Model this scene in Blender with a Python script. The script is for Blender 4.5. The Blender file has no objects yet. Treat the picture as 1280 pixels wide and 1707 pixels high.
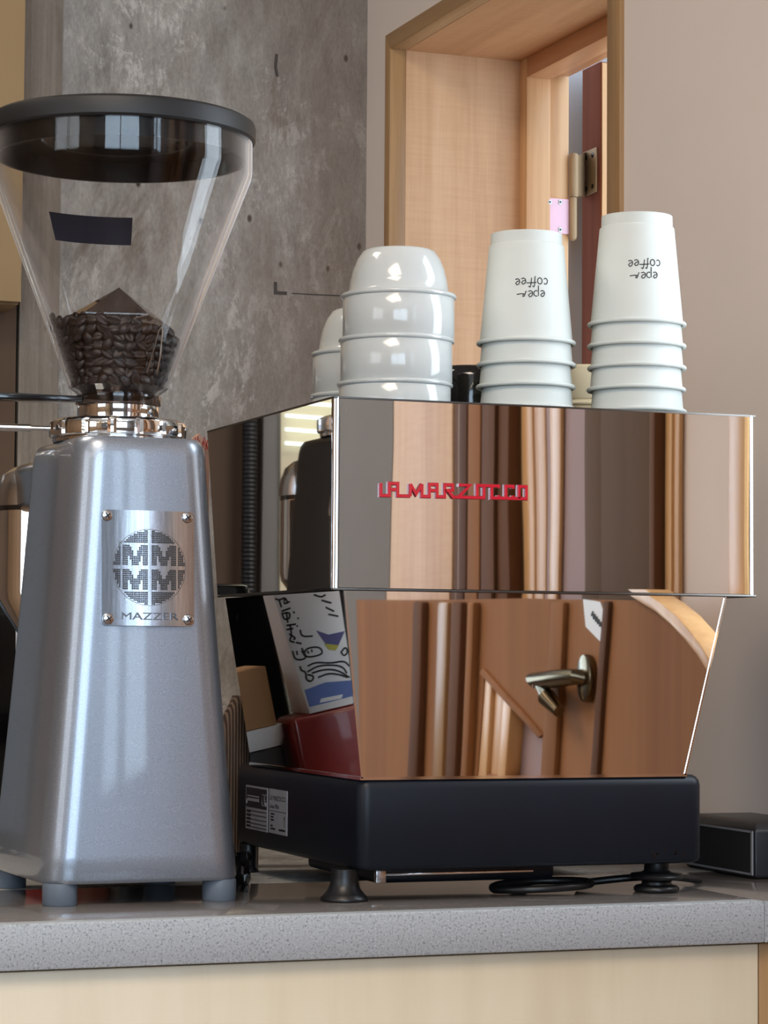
import bpy, bmesh, math, random
from mathutils import Vector, Matrix
random.seed(7)
S = 0.001                      # everything below is written in millimetres, z = 0 is the worktop
scene = bpy.context.scene
COL = scene.collection

# ------------------------------------------------------------------ camera
CF, CX, CY, CZ, YAW, PIT, ROL = 4251.39, -640.705, -1787.405, 183.286, -0.364224, 0.0567046, 0.00698969
_cy, _sy = math.cos(YAW), math.sin(YAW)
_f0 = Vector((-_sy, _cy, 0)); _r0 = Vector((_cy, _sy, 0)); _u0 = Vector((0, 0, 1))
FW = _f0*math.cos(PIT) + _u0*math.sin(PIT)
_u1 = _u0*math.cos(PIT) - _f0*math.sin(PIT)
RT = _r0*math.cos(ROL) + _u1*math.sin(ROL)
UP = _u1*math.cos(ROL) - _r0*math.sin(ROL)
CAM = Vector((CX, CY, CZ))
cam = bpy.data.cameras.new('camera'); camo = bpy.data.objects.new('camera', cam); COL.objects.link(camo)
cam.sensor_width = 36; cam.sensor_fit = 'AUTO'; cam.lens = CF*36/1707
cam.clip_start = 0.05; cam.clip_end = 60
m = Matrix((RT, UP, -FW)).transposed().to_4x4(); m.translation = CAM*S
camo.matrix_world = m
cam.dof.use_dof = False
scene.camera = camo
def ray(u, v): return FW + RT*((u-640)/CF) - UP*((v-853.5)/CF)
def at(u, v, ax, val):
    """world point (mm) that a photo pixel shows on the plane axis=val"""
    d = ray(u, v); t = (val-CAM[ax])/d[ax]; return CAM + d*t
def refl(u, v, p, n, ax, val):
    """world point seen by mirror reflection in a panel"""
    n = Vector(n).normalized(); d = ray(u, v); t = ((Vector(p)-CAM).dot(n))/d.dot(n)
    h = CAM+d*t; r = d-2*d.dot(n)*n; return h + r*((val-h[ax])/r[ax])

# ------------------------------------------------------------------ light, sky, exposure
w = bpy.data.worlds.new('sky'); scene.world = w; w.use_nodes = True
bg = w.node_tree.nodes['Background']; bg.inputs[0].default_value = (0.72, 0.84, 1.0, 1); bg.inputs[1].default_value = 2.2
def area(name, loc, rot, sx, sy, power, color, spread=math.pi):
    l = bpy.data.lights.new(name, 'AREA'); l.shape = 'RECTANGLE'; l.size = sx*S; l.size_y = sy*S
    l.energy = power; l.color = color; l.spread = spread
    o = bpy.data.objects.new(name, l); o.location = Vector(loc)*S; o.rotation_euler = rot; COL.objects.link(o); return o
R90 = math.pi/2
# daylight that enters through the windows (each lamp fills its window opening)
area('window_daylight', (-1150, -3560, 750), (R90, 0, 0), 2100, 1500, 54, (0.62, 0.80, 1.0))
area('side_window_daylight', (575, -165, 620), (0, R90, 0), 800, 270, 5, (0.80, 0.90, 1.0))
area('near_window_daylight', (575, -2450, 800), (0, R90, 0), 1300, 1200, 36, (0.62, 0.80, 1.0))
area('left_window_daylight', (-2960, -1450, 900), (0, -R90, 0), 1300, 1500, 9, (1.0, 0.86, 0.72))
area('ceiling_lamp_light', (-900, -1500, 1730), (0, 0, 0), 900, 900, 28, (1.0, 0.80, 0.62))
area('added_back_fill_light', (-1000, 480, 1730), (0, 0, 0), 700, 500, 9, (1.0, 0.93, 0.84))  # added unseen lamp that brightens the back concrete and the mirrored bag
scene.view_settings.view_transform = 'Standard'; scene.view_settings.look = 'None'
scene.view_settings.gamma = 1.0; scene.view_settings.use_curve_mapping = False
scene.view_settings.exposure = 0.0
scene.cycles.use_denoising = True
scene.cycles.max_bounces = 12; scene.cycles.transparent_max_bounces = 16; scene.cycles.glossy_bounces = 8
scene.cycles.caustics_refractive = False; scene.cycles.caustics_reflective = False
scene.cycles.sample_clamp_indirect = 6

# ------------------------------------------------------------------ materials
def srgb(r, g, b):
    f = lambda c: (c/255/12.92) if c/255 <= 0.04045 else ((c/255+0.055)/1.055)**2.4
    return (f(r), f(g), f(b), 1)
def mat(name, color=(0.5, 0.5, 0.5, 1), rough=0.5, metal=0.0, coat=0.0, coat_rough=0.05, spec=0.5, emit=None, estr=0):
    mt = bpy.data.materials.new(name); mt.use_nodes = True
    b = mt.node_tree.nodes['Principled BSDF']
    b.inputs['Base Color'].default_value = color; b.inputs['Roughness'].default_value = rough
    b.inputs['Metallic'].default_value = metal; b.inputs['Coat Weight'].default_value = coat
    b.inputs['Coat Roughness'].default_value = coat_rough; b.inputs['Specular IOR Level'].default_value = spec
    if emit: b.inputs['Emission Color'].default_value = emit; b.inputs['Emission Strength'].default_value = estr
    return mt
class NT:
    def __init__(s, mt): s.t = mt.node_tree; s.b = s.t.nodes['Principled BSDF']
    def n(s, typ, **kw):
        nd = s.t.nodes.new(typ)
        for k, v in kw.items():
            if k in nd.inputs.keys(): nd.inputs[k].default_value = v
            else: setattr(nd, k, v)
        return nd
    def l(s, a, b): s.t.links.new(a, b)
    def coords(s, scale=(1, 1, 1), rot=(0, 0, 0), world=True):
        if world: g = s.n('ShaderNodeNewGeometry'); src = g.outputs['Position']
        else: g = s.n('ShaderNodeTexCoord'); src = g.outputs['Object']
        mp = s.n('ShaderNodeMapping'); mp.inputs['Scale'].default_value = scale; mp.inputs['Rotation'].default_value = rot
        s.l(src, mp.inputs['Vector']); return mp.outputs['Vector']
    def noise(s, vec, scale, detail=4, rough=0.6, dist=0.0):
        nd = s.n('ShaderNodeTexNoise'); nd.inputs['Scale'].default_value = scale; nd.inputs['Detail'].default_value = detail
        nd.inputs['Roughness'].default_value = rough; nd.inputs['Distortion'].default_value = dist
        s.l(vec, nd.inputs['Vector']); return nd.outputs['Fac']
    def ramp(s, fac, stops, interp='LINEAR'):
        r = s.n('ShaderNodeValToRGB'); cr = r.color_ramp; cr.interpolation = interp
        while len(cr.elements) < len(stops): cr.elements.new(0.5)
        for e, (p, c) in zip(cr.elements, stops): e.position = p; e.color = c if len(c) == 4 else (*c, 1)
        s.l(fac, r.inputs['Fac']); return r.outputs['Color']
    def mix(s, fac, a, b, mode='MIX'):
        x = s.n('ShaderNodeMix', data_type='RGBA', blend_type=mode)
        for sock, val in ((x.inputs[0], fac), (x.inputs[6], a), (x.inputs[7], b)):
            if isinstance(val, (int, float)): sock.default_value = val
            elif isinstance(val, tuple): sock.default_value = val
            else: s.l(val, sock)
        return x.outputs[2]
    def bump(s, h, strength=0.3, dist=0.001):
        b = s.n('ShaderNodeBump'); b.inputs['Strength'].default_value = strength; b.inputs['Distance'].default_value = dist
        s.l(h, b.inputs['Height']); s.l(b.outputs['Normal'], s.b.inputs['Normal'])
G = lambda v: (v, v, v, 1)

def m_concrete(name, dark=1.0, woody=False):
    mt = mat(name, rough=0.85, spec=0.25); t = NT(mt)
    big = t.noise(t.coords((1, 1, .8)), 3.6, 6, .62, .4)
    base = t.ramp(big, [(.28, srgb(116*dark, 110*dark, 103*dark)), (.45, srgb(142*dark, 139*dark, 133*dark)), (.6, srgb(154*dark, 151*dark, 146*dark)), (.78, srgb(132*dark, 124*dark, 115*dark))])
    streak = t.noise(t.coords((1, 1, .3), (0, .2, 0)), 48, 7, .72, .3)
    c = t.mix(.55, base, t.ramp(streak, [(.3, G(.25)), (.5, G(.5)), (.72, G(.8))]), 'OVERLAY')
    fine = t.noise(t.coords((1, 1, .5)), 300, 3, .7, 0)
    c = t.mix(.35, c, t.ramp(fine, [(.3, G(.3)), (.7, G(.7))]), 'OVERLAY')
    # worn lighter skin of laitance with its own ragged outline
    patch = t.noise(t.coords((1, 1, .8), (0, .25, 0)), 6.5, 9, .8, .5)
    pm = t.ramp(patch, [(.52, G(0)), (.56, G(1))])
    sm = t.ramp(t.noise(t.coords((1.1, 1, .4), (0, .25, 0)), 62, 6, .75, .2), [(.47, G(0)), (.56, G(.6))])
    c = t.mix(t.mix(1.0, pm, sm, 'MULTIPLY'), c, srgb(196*dark, 192*dark, 186*dark))
    stain = t.ramp(t.noise(t.coords((1, 1, .35)), 6.3, 6, .7, 1.5), [(.57, G(0)), (.7, G(.75))])
    c = t.mix(stain, c, srgb(98*dark, 86*dark, 74*dark))
    v = t.n('ShaderNodeTexVoronoi', feature='F1'); v.inputs['Scale'].default_value = 26; v.inputs['Randomness'].default_value = 1
    t.l(t.coords((1, 1, .6)), v.inputs['Vector'])
    pits = t.ramp(v.outputs['Distance'], [(.05, G(1)), (.1, G(0))])
    c = t.mix(pits, c, srgb(62, 55, 50))
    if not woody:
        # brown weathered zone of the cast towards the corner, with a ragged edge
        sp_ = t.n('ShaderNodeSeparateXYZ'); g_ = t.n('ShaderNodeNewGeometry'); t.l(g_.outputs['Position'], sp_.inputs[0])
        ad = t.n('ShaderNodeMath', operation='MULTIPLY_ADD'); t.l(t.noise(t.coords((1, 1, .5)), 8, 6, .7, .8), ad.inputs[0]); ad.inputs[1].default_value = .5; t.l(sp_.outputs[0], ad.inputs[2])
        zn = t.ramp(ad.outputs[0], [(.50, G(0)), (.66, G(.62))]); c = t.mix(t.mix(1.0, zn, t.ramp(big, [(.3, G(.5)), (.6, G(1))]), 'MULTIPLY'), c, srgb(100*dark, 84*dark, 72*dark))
    if woody:
        gr = t.noise(t.coords((1, 1, .03)), 110, 4, .6, .4)
        c = t.mix(.75, c, t.ramp(gr, [(.3, srgb(118, 104, 90)), (.7, srgb(160, 148, 132))]))
    t.l(c, t.b.inputs['Base Color'])
    t.bump(t.mix(.4, streak, patch), .55, .004)
    return mt
def m_wood(name, cols, scale=1.0, axis='z', rough=0.45, coat=0.2, cross=0.0, stretch=.05):
    mt = mat(name, rough=rough, coat=coat, coat_rough=.25); t = NT(mt)
    sc = {'z': (1, 1, stretch), 'x': (stretch, 1, 1), 'y': (1, stretch, 1)}[axis]
    a = t.noise(t.coords(sc), 70*scale, 5, .6, .5); b = t.noise(t.coords(sc), 12*scale, 3, .5, 1.0)
    c = t.ramp(t.mix(.5, a, b), [(.3, cols[0]), (.5, cols[1]), (.7, cols[2])])
    if cross:
        isc = tuple(1 if s != 1 else .07 for s in sc)
        x = t.noise(t.coords(isc), 260, 3, .5, .2); c = t.mix(cross, c, t.ramp(x, [(.35, G(.3)), (.65, G(.7))]), 'OVERLAY')
        y = t.noise(t.coords(sc), 330, 3, .5, .2); c = t.mix(cross, c, t.ramp(y, [(.35, G(.35)), (.65, G(.65))]), 'OVERLAY')
    t.l(c, t.b.inputs['Base Color']); t.bump(a, .08, .0005); return mt
def m_plain(name, col, rough=.5, metal=0, coat=0, var=.06, scale=40, bump=0.0, **kw):
    mt = mat(name, col, rough, metal, coat, **kw); t = NT(mt)
    n = t.noise(t.coords(world=False), scale, 3, .55)
    lo = tuple(max(0, c*(1-var)) for c in col[:3])+(1,); hi = tuple(min(1, c*(1+var)) for c in col[:3])+(1,)
    t.l(t.ramp(n, [(.3, lo), (.7, hi)]), t.b.inputs['Base Color'])
    if bump: t.bump(n, bump, .0005)
    return mt
M = {}
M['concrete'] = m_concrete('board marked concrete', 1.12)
M['concrete_wood'] = m_concrete('wood grained concrete', 1.05, True)
M['concrete_mark'] = m_plain('dark mark on concrete', srgb(74, 68, 64), .9)
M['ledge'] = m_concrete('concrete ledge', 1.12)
M['wall'] = m_plain('painted plaster', srgb(226, 213, 204), .75, var=.02, scale=6, bump=.05)
M['outside_wall'] = m_plain('outside plaster', srgb(196, 200, 206), .9, var=.02, scale=6)
M['mauve'] = m_plain('mauve plaster', srgb(168, 148, 150), .8, var=.02, scale=6)
M['grey_wall'] = m_plain('grey plaster', srgb(120, 116, 112), .85, var=.03, scale=6)
M['ceiling'] = m_plain('ceiling paint', srgb(205, 198, 190), .9, var=.02, scale=4)
M['brown_wall'] = m_wood('brown panelling', (srgb(120, 92, 66), srgb(148, 116, 84), srgb(168, 134, 100)), .3, 'z', .6, .05)
M['floor'] = m_wood('wood floor', (srgb(90, 66, 46), srgb(116, 88, 64), srgb(140, 108, 80)), .4, 'y', .5, .1)
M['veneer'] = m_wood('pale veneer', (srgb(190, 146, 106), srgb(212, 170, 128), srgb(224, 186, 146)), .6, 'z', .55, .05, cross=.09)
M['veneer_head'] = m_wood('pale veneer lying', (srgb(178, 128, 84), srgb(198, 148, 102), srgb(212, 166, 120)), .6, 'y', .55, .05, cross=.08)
M['casing'] = m_wood('oak casing', (srgb(140, 104, 64), srgb(166, 128, 84), srgb(186, 148, 100)), 1.2, 'z', .45, .2)
M['casing_h'] = m_wood('oak casing lying', (srgb(140, 104, 64), srgb(166, 128, 84), srgb(186, 148, 100)), 1.2, 'y', .45, .2)
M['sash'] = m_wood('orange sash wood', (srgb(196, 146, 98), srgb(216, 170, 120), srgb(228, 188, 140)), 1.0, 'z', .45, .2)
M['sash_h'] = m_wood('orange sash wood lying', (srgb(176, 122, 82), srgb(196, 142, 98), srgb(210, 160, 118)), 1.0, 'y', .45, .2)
M['red_wood'] = m_wood('reddish sash wood', (srgb(92, 44, 24), srgb(112, 56, 32), srgb(130, 70, 42)), 1.0, 'z', .9, 0)
M['door_brown'] = m_wood('brown varnished door', (srgb(128, 84, 50), srgb(152, 104, 64), srgb(168, 118, 76)), .25, 'z', .85, .0)
M['dark_brown'] = m_wood('dark brown moulding', (srgb(74, 44, 24), srgb(96, 60, 34), srgb(114, 76, 46)), .4, 'z', .8, .0)
M['umber'] = m_wood('umber panel', (srgb(84, 66, 52), srgb(98, 78, 62), srgb(108, 88, 70)), .3, 'z', .9, 0)
M['light_wood'] = m_wood('light wood', (srgb(200, 150, 96), srgb(226, 178, 122), srgb(238, 196, 144)), .7, 'z', .4, .3)
M['maple'] = m_wood('maple front', (srgb(214, 200, 172), srgb(226, 214, 188), srgb(234, 224, 202)), .3, 'z', .4, .15, stretch=.1)
M['dark_gap'] = m_plain('dark brown recess', srgb(96, 74, 60), .8)
M['tan'] = m_plain('tan cabinet', srgb(164, 136, 96), .5, var=.03, scale=5)
M['black'] = m_plain('black paint', srgb(30, 32, 37), .42, var=.12, scale=60, bump=.02, coat=.12)
M['black_base'] = m_plain('black powder coat', srgb(14, 20, 30), .42, var=.2, scale=14, bump=.03, spec=.32)
M['black_gloss'] = m_plain('black gloss', srgb(14, 14, 15), .12, coat=.5)
M['rubber'] = m_plain('black rubber', srgb(20, 20, 22), .38, scale=30)
M['skirt'] = m_plain('inner lid plastic', srgb(9, 9, 10), .35, spec=.2)
M['lid'] = m_plain('black lid plastic', srgb(20, 21, 23), .5, scale=90, bump=.02)
M['grille'] = m_plain('speaker cloth', srgb(14, 14, 15), .9, scale=300, bump=.3)
M['grey_rubber'] = m_plain('grey foot rubber', srgb(96, 106, 118), .5, scale=30)
M['chrome'] = m_plain('chrome', (.86, .86, .86, 1), .06, 1.0, var=.01)
M['steel'] = m_plain('brushed steel', (.62, .62, .62, 1), .22, 1.0, var=.03, scale=80)
M['dark_steel'] = m_plain('dark steel', (.13, .12, .11, 1), .3, 1.0)
M['brass'] = m_plain('aged brass', srgb(122, 110, 88), .2, 1.0, var=.08)
M['hinge'] = m_plain('bronze hinge', srgb(168, 142, 108), .5, .4, var=.05)
M['pink'] = m_plain('pink lacquer', srgb(240, 200, 215), .3, .1, var=.03)
M['white_ceramic'] = m_plain('white glazed ceramic', srgb(198, 202, 200), .14, coat=.4, var=.01)
M['paper'] = m_plain('white paper cup', srgb(204, 208, 203), .6, var=.01, scale=60, bump=.02)
M['paper_text'] = m_plain('black ink', srgb(28, 28, 30), .6)
M['cream'] = m_plain('cream plastic', srgb(226, 212, 178), .5, var=.02)
M['red'] = m_plain('red enamel', srgb(196, 22, 44), .22, coat=.6, var=.05)
M['red_side'] = m_plain('raised letter edge', srgb(150, 40, 56), .35, .1)
M['red_box'] = m_plain('red coated box', srgb(132, 34, 30), .35, coat=.2, var=.08, scale=12)
M['card'] = m_plain('brown cardboard', srgb(184, 142, 100), .8, var=.05)
M['white'] = m_plain('white print', srgb(240, 246, 252), .5, var=.02)
M['ink'] = m_plain('black print', srgb(18, 18, 20), .6)
M['blue'] = m_plain('blue print', srgb(96, 122, 190), .5, var=.1, scale=20)
M['violet'] = m_plain('violet print', srgb(92, 92, 150), .5, var=.1)
M['yellow'] = m_plain('yellow print', srgb(200, 196, 80), .5)
M['glass_smoke'] = m_plain('smoked label film', srgb(38, 42, 54), .35, coat=.3)
M['label_dark'] = m_plain('dark rating plate', srgb(50, 50, 54), .4, .3)
M['label_grey'] = m_plain('grey sticker', srgb(150, 150, 156), .6)
M['amber'] = m_plain('amber plastic', srgb(110, 50, 22), .4)
M['cloth'] = m_plain('peach cloth', srgb(214, 170, 146), .9, bump=.3, scale=200)
M['cloth_red'] = m_plain('red cloth print', srgb(186, 70, 60), .9)
def m_knit():
    mt = mat('brown knit', rough=.95); t = NT(mt)
    wv = t.n('ShaderNodeTexWave'); wv.inputs['Scale'].default_value = 130; wv.inputs['Distortion'].default_value = 1.2
    t.l(t.coords((1, 1, .1)), wv.inputs['Vector'])
    t.l(t.ramp(wv.outputs['Fac'], [(.2, srgb(70, 54, 44)), (.8, srgb(132, 108, 90))]), t.b.inputs['Base Color']); t.bump(wv.outputs['Fac'], .8, .002); return mt
M['knit'] = m_knit()
def m_mirror(name, tint, wav=.12, rough=.02):
    mt = mat(name, tint, rough, 1.0); t = NT(mt)
    n = t.noise(t.coords((1, 1, .45)), 9, 1, .4, .3); t.bump(n, wav, .002)
    sc = t.noise(t.coords((1, 1, .2), (0, .5, 0)), 260, 2, .4, 2.5)
    t.l(t.ramp(sc, [(.76, G(rough)), (.82, G(rough+.16))]), t.b.inputs['Roughness']); return mt
M['mirror'] = m_mirror('polished steel', (.78, .76, .745, 1), .10)
M['mirror_side'] = m_mirror('polished steel side', (.80, .79, .78, 1), .05)
def m_flake():
    mt = mat('silver metallic paint', rough=.36, metal=.75, coat=.85, coat_rough=.05); t = NT(mt)
    n = t.noise(t.coords(world=False), 1900, 2, .6)
    t.l(t.ramp(n, [(.32, (.265, .30, .355, 1)), (.55, (.335, .375, .435, 1)), (.7, (.45, .495, .565, 1))]), t.b.inputs['Base Color'])
    t.bump(n, .05, .0003); return mt
M['flake'] = m_flake()
M['flake_shade'] = m_plain('shaded grinder stand-in', srgb(14, 14, 16), .4, coat=.12, var=.2, scale=600)  # shade of the mirrored silver grinder put into the colour
def m_plate():
    mt = mat('brushed nameplate', rough=.16, metal=1.0); t = NT(mt)
    n = t.noise(t.coords((1, 1, .02), world=False), 500, 2, .5)
    t.l(t.ramp(n, [(.3, (.40, .42, .46, 1)), (.7, (.54, .56, .60, 1))]), t.b.inputs['Base Color']); t.bump(n, .04, .0003); return mt
M['plate'] = m_plate()
M['letter_grey'] = m_plain('grey embossed metal', (.16, .17, .19, 1), .35, .8)
def m_speckle(name, base, dark, light, rough, coat, sc=520):
    mt = mat(name, rough=rough, coat=coat, coat_rough=.05); t = NT(mt)
    n = t.noise(t.coords(), sc, 3, .7); n2 = t.noise(t.coords((1.3, 1, 1)), sc*.55, 2, .6)
    c = t.ramp(n, [(.36, dark), (.44, base), (.58, base), (.68, light)])
    c = t.mix(t.ramp(n2, [(.62, G(0)), (.68, G(.6))]), c, dark)
    t.l(c, t.b.inputs['Base Color']); return mt
M['counter'] = m_speckle('speckled solid surface', srgb(172, 177, 181), srgb(112, 115, 119), srgb(202, 207, 210), .42, 0, 620)
M['counter_top'] = m_speckle('speckled worktop', srgb(116, 110, 106), srgb(90, 86, 82), srgb(140, 134, 130), .16, .3)  # same surface as the front edge; dark grazing reflections put into its colour
def m_glass(name, tint, f0=.04, rough=0.0, power=5.0, edge=0.0):
    """thin clear plastic: tinted see-through plus a mirror share that grows towards grazing angles"""
    mt = bpy.data.materials.new(name); mt.use_nodes = True; t = mt.node_tree; t.nodes.clear()
    N = t.nodes.new; o = N('ShaderNodeOutputMaterial'); mx = N('ShaderNodeMixShader'); lw = N('ShaderNodeLayerWeight'); lw.inputs['Blend'].default_value = .5
    pw = N('ShaderNodeMath'); pw.operation = 'POWER'; pw.inputs[1].default_value = power
    ma = N('ShaderNodeMath'); ma.operation = 'MULTIPLY_ADD'; ma.inputs[1].default_value = 1-f0; ma.inputs[2].default_value = f0
    tr = N('ShaderNodeBsdfTransparent'); gl = N('ShaderNodeBsdfGlossy'); tr.inputs['Color'].default_value = tint; gl.inputs['Roughness'].default_value = rough
    L = t.links.new; L(lw.outputs['Facing'], pw.inputs[0]); L(pw.outputs[0], ma.inputs[0]); L(ma.outputs[0], mx.inputs[0])
    L(tr.outputs[0], mx.inputs[1]); L(gl.outputs[0], mx.inputs[2])
    # bright rim light painted in: white diffuse mixed on where the sheet turns edge-on
    df = N('ShaderNodeBsdfDiffuse'); df.inputs['Color'].default_value = (.9, .91, .92, 1); m2 = N('ShaderNodeMixShader'); p2 = N('ShaderNodeMath'); p2.operation = 'POWER'; p2.inputs[1].default_value = 6
    m3 = N('ShaderNodeMath'); m3.operation = 'MULTIPLY'; m3.inputs[1].default_value = edge
    L(lw.outputs['Facing'], p2.inputs[0]); L(p2.outputs[0], m3.inputs[0]); L(m3.outputs[0], m2.inputs[0]); L(mx.outputs[0], m2.inputs[1]); L(df.outputs[0], m2.inputs[2])
    L(m2.outputs[0], o.inputs['Surface']); return mt
M['glass'] = m_glass('clear hopper plastic', (.98, .975, .97, 1), .03, power=4.2, edge=1.0)
M['glass_dark'] = m_glass('smoked plastic', (.50, .44, .42, 1), .06)
M['pane'] = m_glass('window glass', (.97, .98, .98, 1), .04)
M['bean'] = m_plain('roasted bean', srgb(34, 21, 16), .45, var=.25, scale=60, coat=.05)
M['lamp'] = mat('lamp tube', (1, 1, 1, 1), emit=(.80, 1, .98, 1), estr=1.5)
M['bulb'] = mat('small warm bulb', (1, 1, 1, 1), emit=(1, .85, .6, 1), estr=60)
M['shade'] = mat('lamp diffuser', (1, 1, 1, 1), emit=(1, .88, .72, 1), estr=3)

# ------------------------------------------------------------------ mesh helpers
WM = {}
def world_of(o): return WM.get(o.name, Matrix.Identity(4)) if o else Matrix.Identity(4)
def thing(name, label, cat, loc=(0, 0, 0), rotz=0, group=None):
    o = bpy.data.objects.new(name, None); COL.objects.link(o); o.empty_display_size = .02
    o.location = Vector(loc)*S; o.rotation_euler = (0, 0, rotz)
    WM[o.name] = Matrix.Translation(Vector(loc)) @ Matrix.Rotation(rotz, 4, 'Z')
    o['label'] = label; o['category'] = cat
    if group: o['group'] = group
    return o
def tag(o, label=None, cat=None, group=None, kind=None):
    for k, v in (('label', label), ('category', cat), ('group', group), ('kind', kind)):
        if v: o[k] = v
    return o
def obj(name, bm, material, parent=None, local=False, smooth=38, bev=0, bevseg=2, origin=None):
    """one mesh object; bm is in world mm, or in the parent's frame when local"""
    bmesh.ops.remove_doubles(bm, verts=bm.verts, dist=1e-4)
    if bev:
        es = [e for e in bm.edges if len(e.link_faces) == 2 and e.calc_face_angle(0) > math.radians(35)]
        bmesh.ops.bevel(bm, geom=es, offset=bev, segments=bevseg, profile=.5, affect='EDGES', clamp_overlap=True)
    bmesh.ops.recalc_face_normals(bm, faces=bm.faces)
    W = world_of(parent)
    if parent:
        if not local: bm.transform(W.inverted())
    elif origin is None:
        xs = [v.co for v in bm.verts]
        lo = Vector([min(c[i] for c in xs) for i in range(3)]); hi = Vector([max(c[i] for c in xs) for i in range(3)])
        origin = Vector(((lo.x+hi.x)/2, (lo.y+hi.y)/2, lo.z))
    if origin is not None and not parent: bm.transform(Matrix.Translation(-Vector(origin)))
    bm.transform(Matrix.Scale(S, 4))
    me = bpy.data.meshes.new(name); bm.to_mesh(me); bm.free()
    for p in me.polygons: p.use_smooth = True
    me.set_sharp_from_angle(angle=math.radians(smooth))
    me.materials.append(M[material] if isinstance(material, str) else material)
    o = bpy.data.objects.new(name, me); COL.objects.link(o)
    if parent: o.parent = parent; WM[o.name] = W
    else:
        if origin is not None: o.location = Vector(origin)*S
        WM[o.name] = Matrix.Translation(Vector(origin) if origin is not None else Vector())
    return o
def struct(name, bm, material, parent=None, **kw):
    o = obj(name, bm, material, parent, **kw)
    if not parent: o['kind'] = 'structure'
    return o
def B(): return bmesh.new()
def box(bm, x0, x1, y0, y1, z0, z1):
    vs = [bm.verts.new((x, y, z)) for z in (z0, z1) for y in (y0, y1) for x in (x0, x1)]
    for f in ((0, 2, 3, 1), (4, 5, 7, 6), (0, 1, 5, 4), (2, 6, 7, 3), (0, 4, 6, 2), (1, 3, 7, 5)): bm.faces.new([vs[i] for i in f])
    return bm
def hexa(bm, pts):
    """8 points: bottom ring 0-3, top ring 4-7"""
    v = [bm.verts.new(p) for p in pts]
    for f in ((3, 2, 1, 0), (4, 5, 6, 7), (0, 1, 5, 4), (1, 2, 6, 5), (2, 3, 7, 6), (3, 0, 4, 7)): bm.faces.new([v[i] for i in f])
    return bm
def loft(bm, rings, cap0=True, cap1=True, closed=True):
    R = [[bm.verts.new(p) for p in r] for r in rings]; n = len(R[0])
    for a, b in zip(R, R[1:]):
        for i in range(n if closed else n-1):
            j = (i+1) % n; bm.faces.new((a[i], a[j], b[j], b[i]))
    if cap0: bm.faces.new(R[0][::-1])
    if cap1: bm.faces.new(R[-1])
    return bm
def lathe(bm, prof, c=(0, 0), seg=64, caps=(False, False), start=0):
    rings = []
    for r, z in prof:
        rings.append([(c[0]+max(r, .01)*math.cos(2*math.pi*(i+start)/seg), c[1]+max(r, .01)*math.sin(2*math.pi*(i+start)/seg), z) for i in range(seg)])
    return loft(bm, rings, *caps)
def tube(bm, pts, r, seg=10, caps=True, closed=False):
    pts = [Vector(p) for p in pts]; n = len(pts); rings = []; prev = None
    rr = r if isinstance(r, (list, tuple)) else [r]*n
    for i, p in enumerate(pts):
        if closed: t = (pts[(i+1) % n]-pts[i-1])
        else: t = pts[min(i+1, n-1)]-pts[max(i-1, 0)]
        t.normalize()
        if prev is None: a = t.orthogonal().normalized()
        else: a = (prev-t*prev.dot(t)).normalized()
        prev = a; b = t.cross(a)
        rings.append([p+(a*math.cos(2*math.pi*k/seg)+b*math.sin(2*math.pi*k/seg))*rr[i] for k in range(seg)])
    if closed: rings.append(rings[0]); return loft(bm, rings, False, False)
    return loft(bm, rings, caps, caps)
def rrect(hw, hd, r, z, n=6, cx=0, cy=0):
    out = []
    for sx, sy, a0 in ((1, -1, -90), (1, 1, 0), (-1, 1, 90), (-1, -1, 180)):
        for k in range(n+1):
            a = math.radians(a0+90*k/n); out.append((cx+sx*(hw-r)+r*math.cos(a), cy+sy*(hd-r)+r*math.sin(a), z))
    return out
def prism(bm, poly, fn, d0, d1):
    """polygon of 2D points extruded: fn(a, b, depth) -> 3D"""
    a = [bm.verts.new(fn(p[0], p[1], d0)) for p in poly]; b = [bm.verts.new(fn(p[0], p[1], d1)) for p in poly]
    bm.faces.new(a); bm.faces.new(b[::-1]); n = len(poly)
    for i in range(n): bm.faces.new((a[i], b[i], b[(i+1) % n], a[(i+1) % n]))
    return bm
def stroke(bm, pts, width, fn, d0, d1):
    """flat brush stroke through 2D points as one strip of small prisms with mitred joints"""
    P = [Vector((p[0], p[1])) for p in pts]; n = len(P)
    cl = n > 2 and (P[0]-P[-1]).length < 1e-6
    L, Rr = [], []
    for i in range(n):
        a = P[i]-P[i-1] if i else (P[-1]-P[-2] if cl else P[1]-P[0]); b = P[i+1]-P[i] if i < n-1 else (P[1]-P[0] if cl else P[-1]-P[-2])
        a = a.normalized() if a.length else Vector((1, 0)); b = b.normalized() if b.length else a
        na = Vector((-a.y, a.x)); nb = Vector((-b.y, b.x)); mm = na+nb
        if mm.length < .2: mm = na
        mm.normalize(); k = 1/max(.5, mm.dot(na)); L.append(P[i]+mm*k*width/2); Rr.append(P[i]-mm*k*width/2)
    for i in range(n-1):
        prism(bm, [L[i], L[i+1], Rr[i+1], Rr[i]], fn, d0, d1)
def dup(root, loc=None, label=None, group=None, rotz=None):
    def cp(o, par):
        c = o.copy(); COL.objects.link(c); c.parent = par
        for ch in [x for x in bpy.data.objects if x.parent == o and x != c]: cp(ch, c)
        return c
    kids = {}
    c = cp(root, None)
    if loc is not None: c.location = Vector(loc)*S
    if rotz is not None: c.rotation_euler = (0, 0, rotz)
    if label: c['label'] = label
    if group: c['group'] = group
    return c

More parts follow.
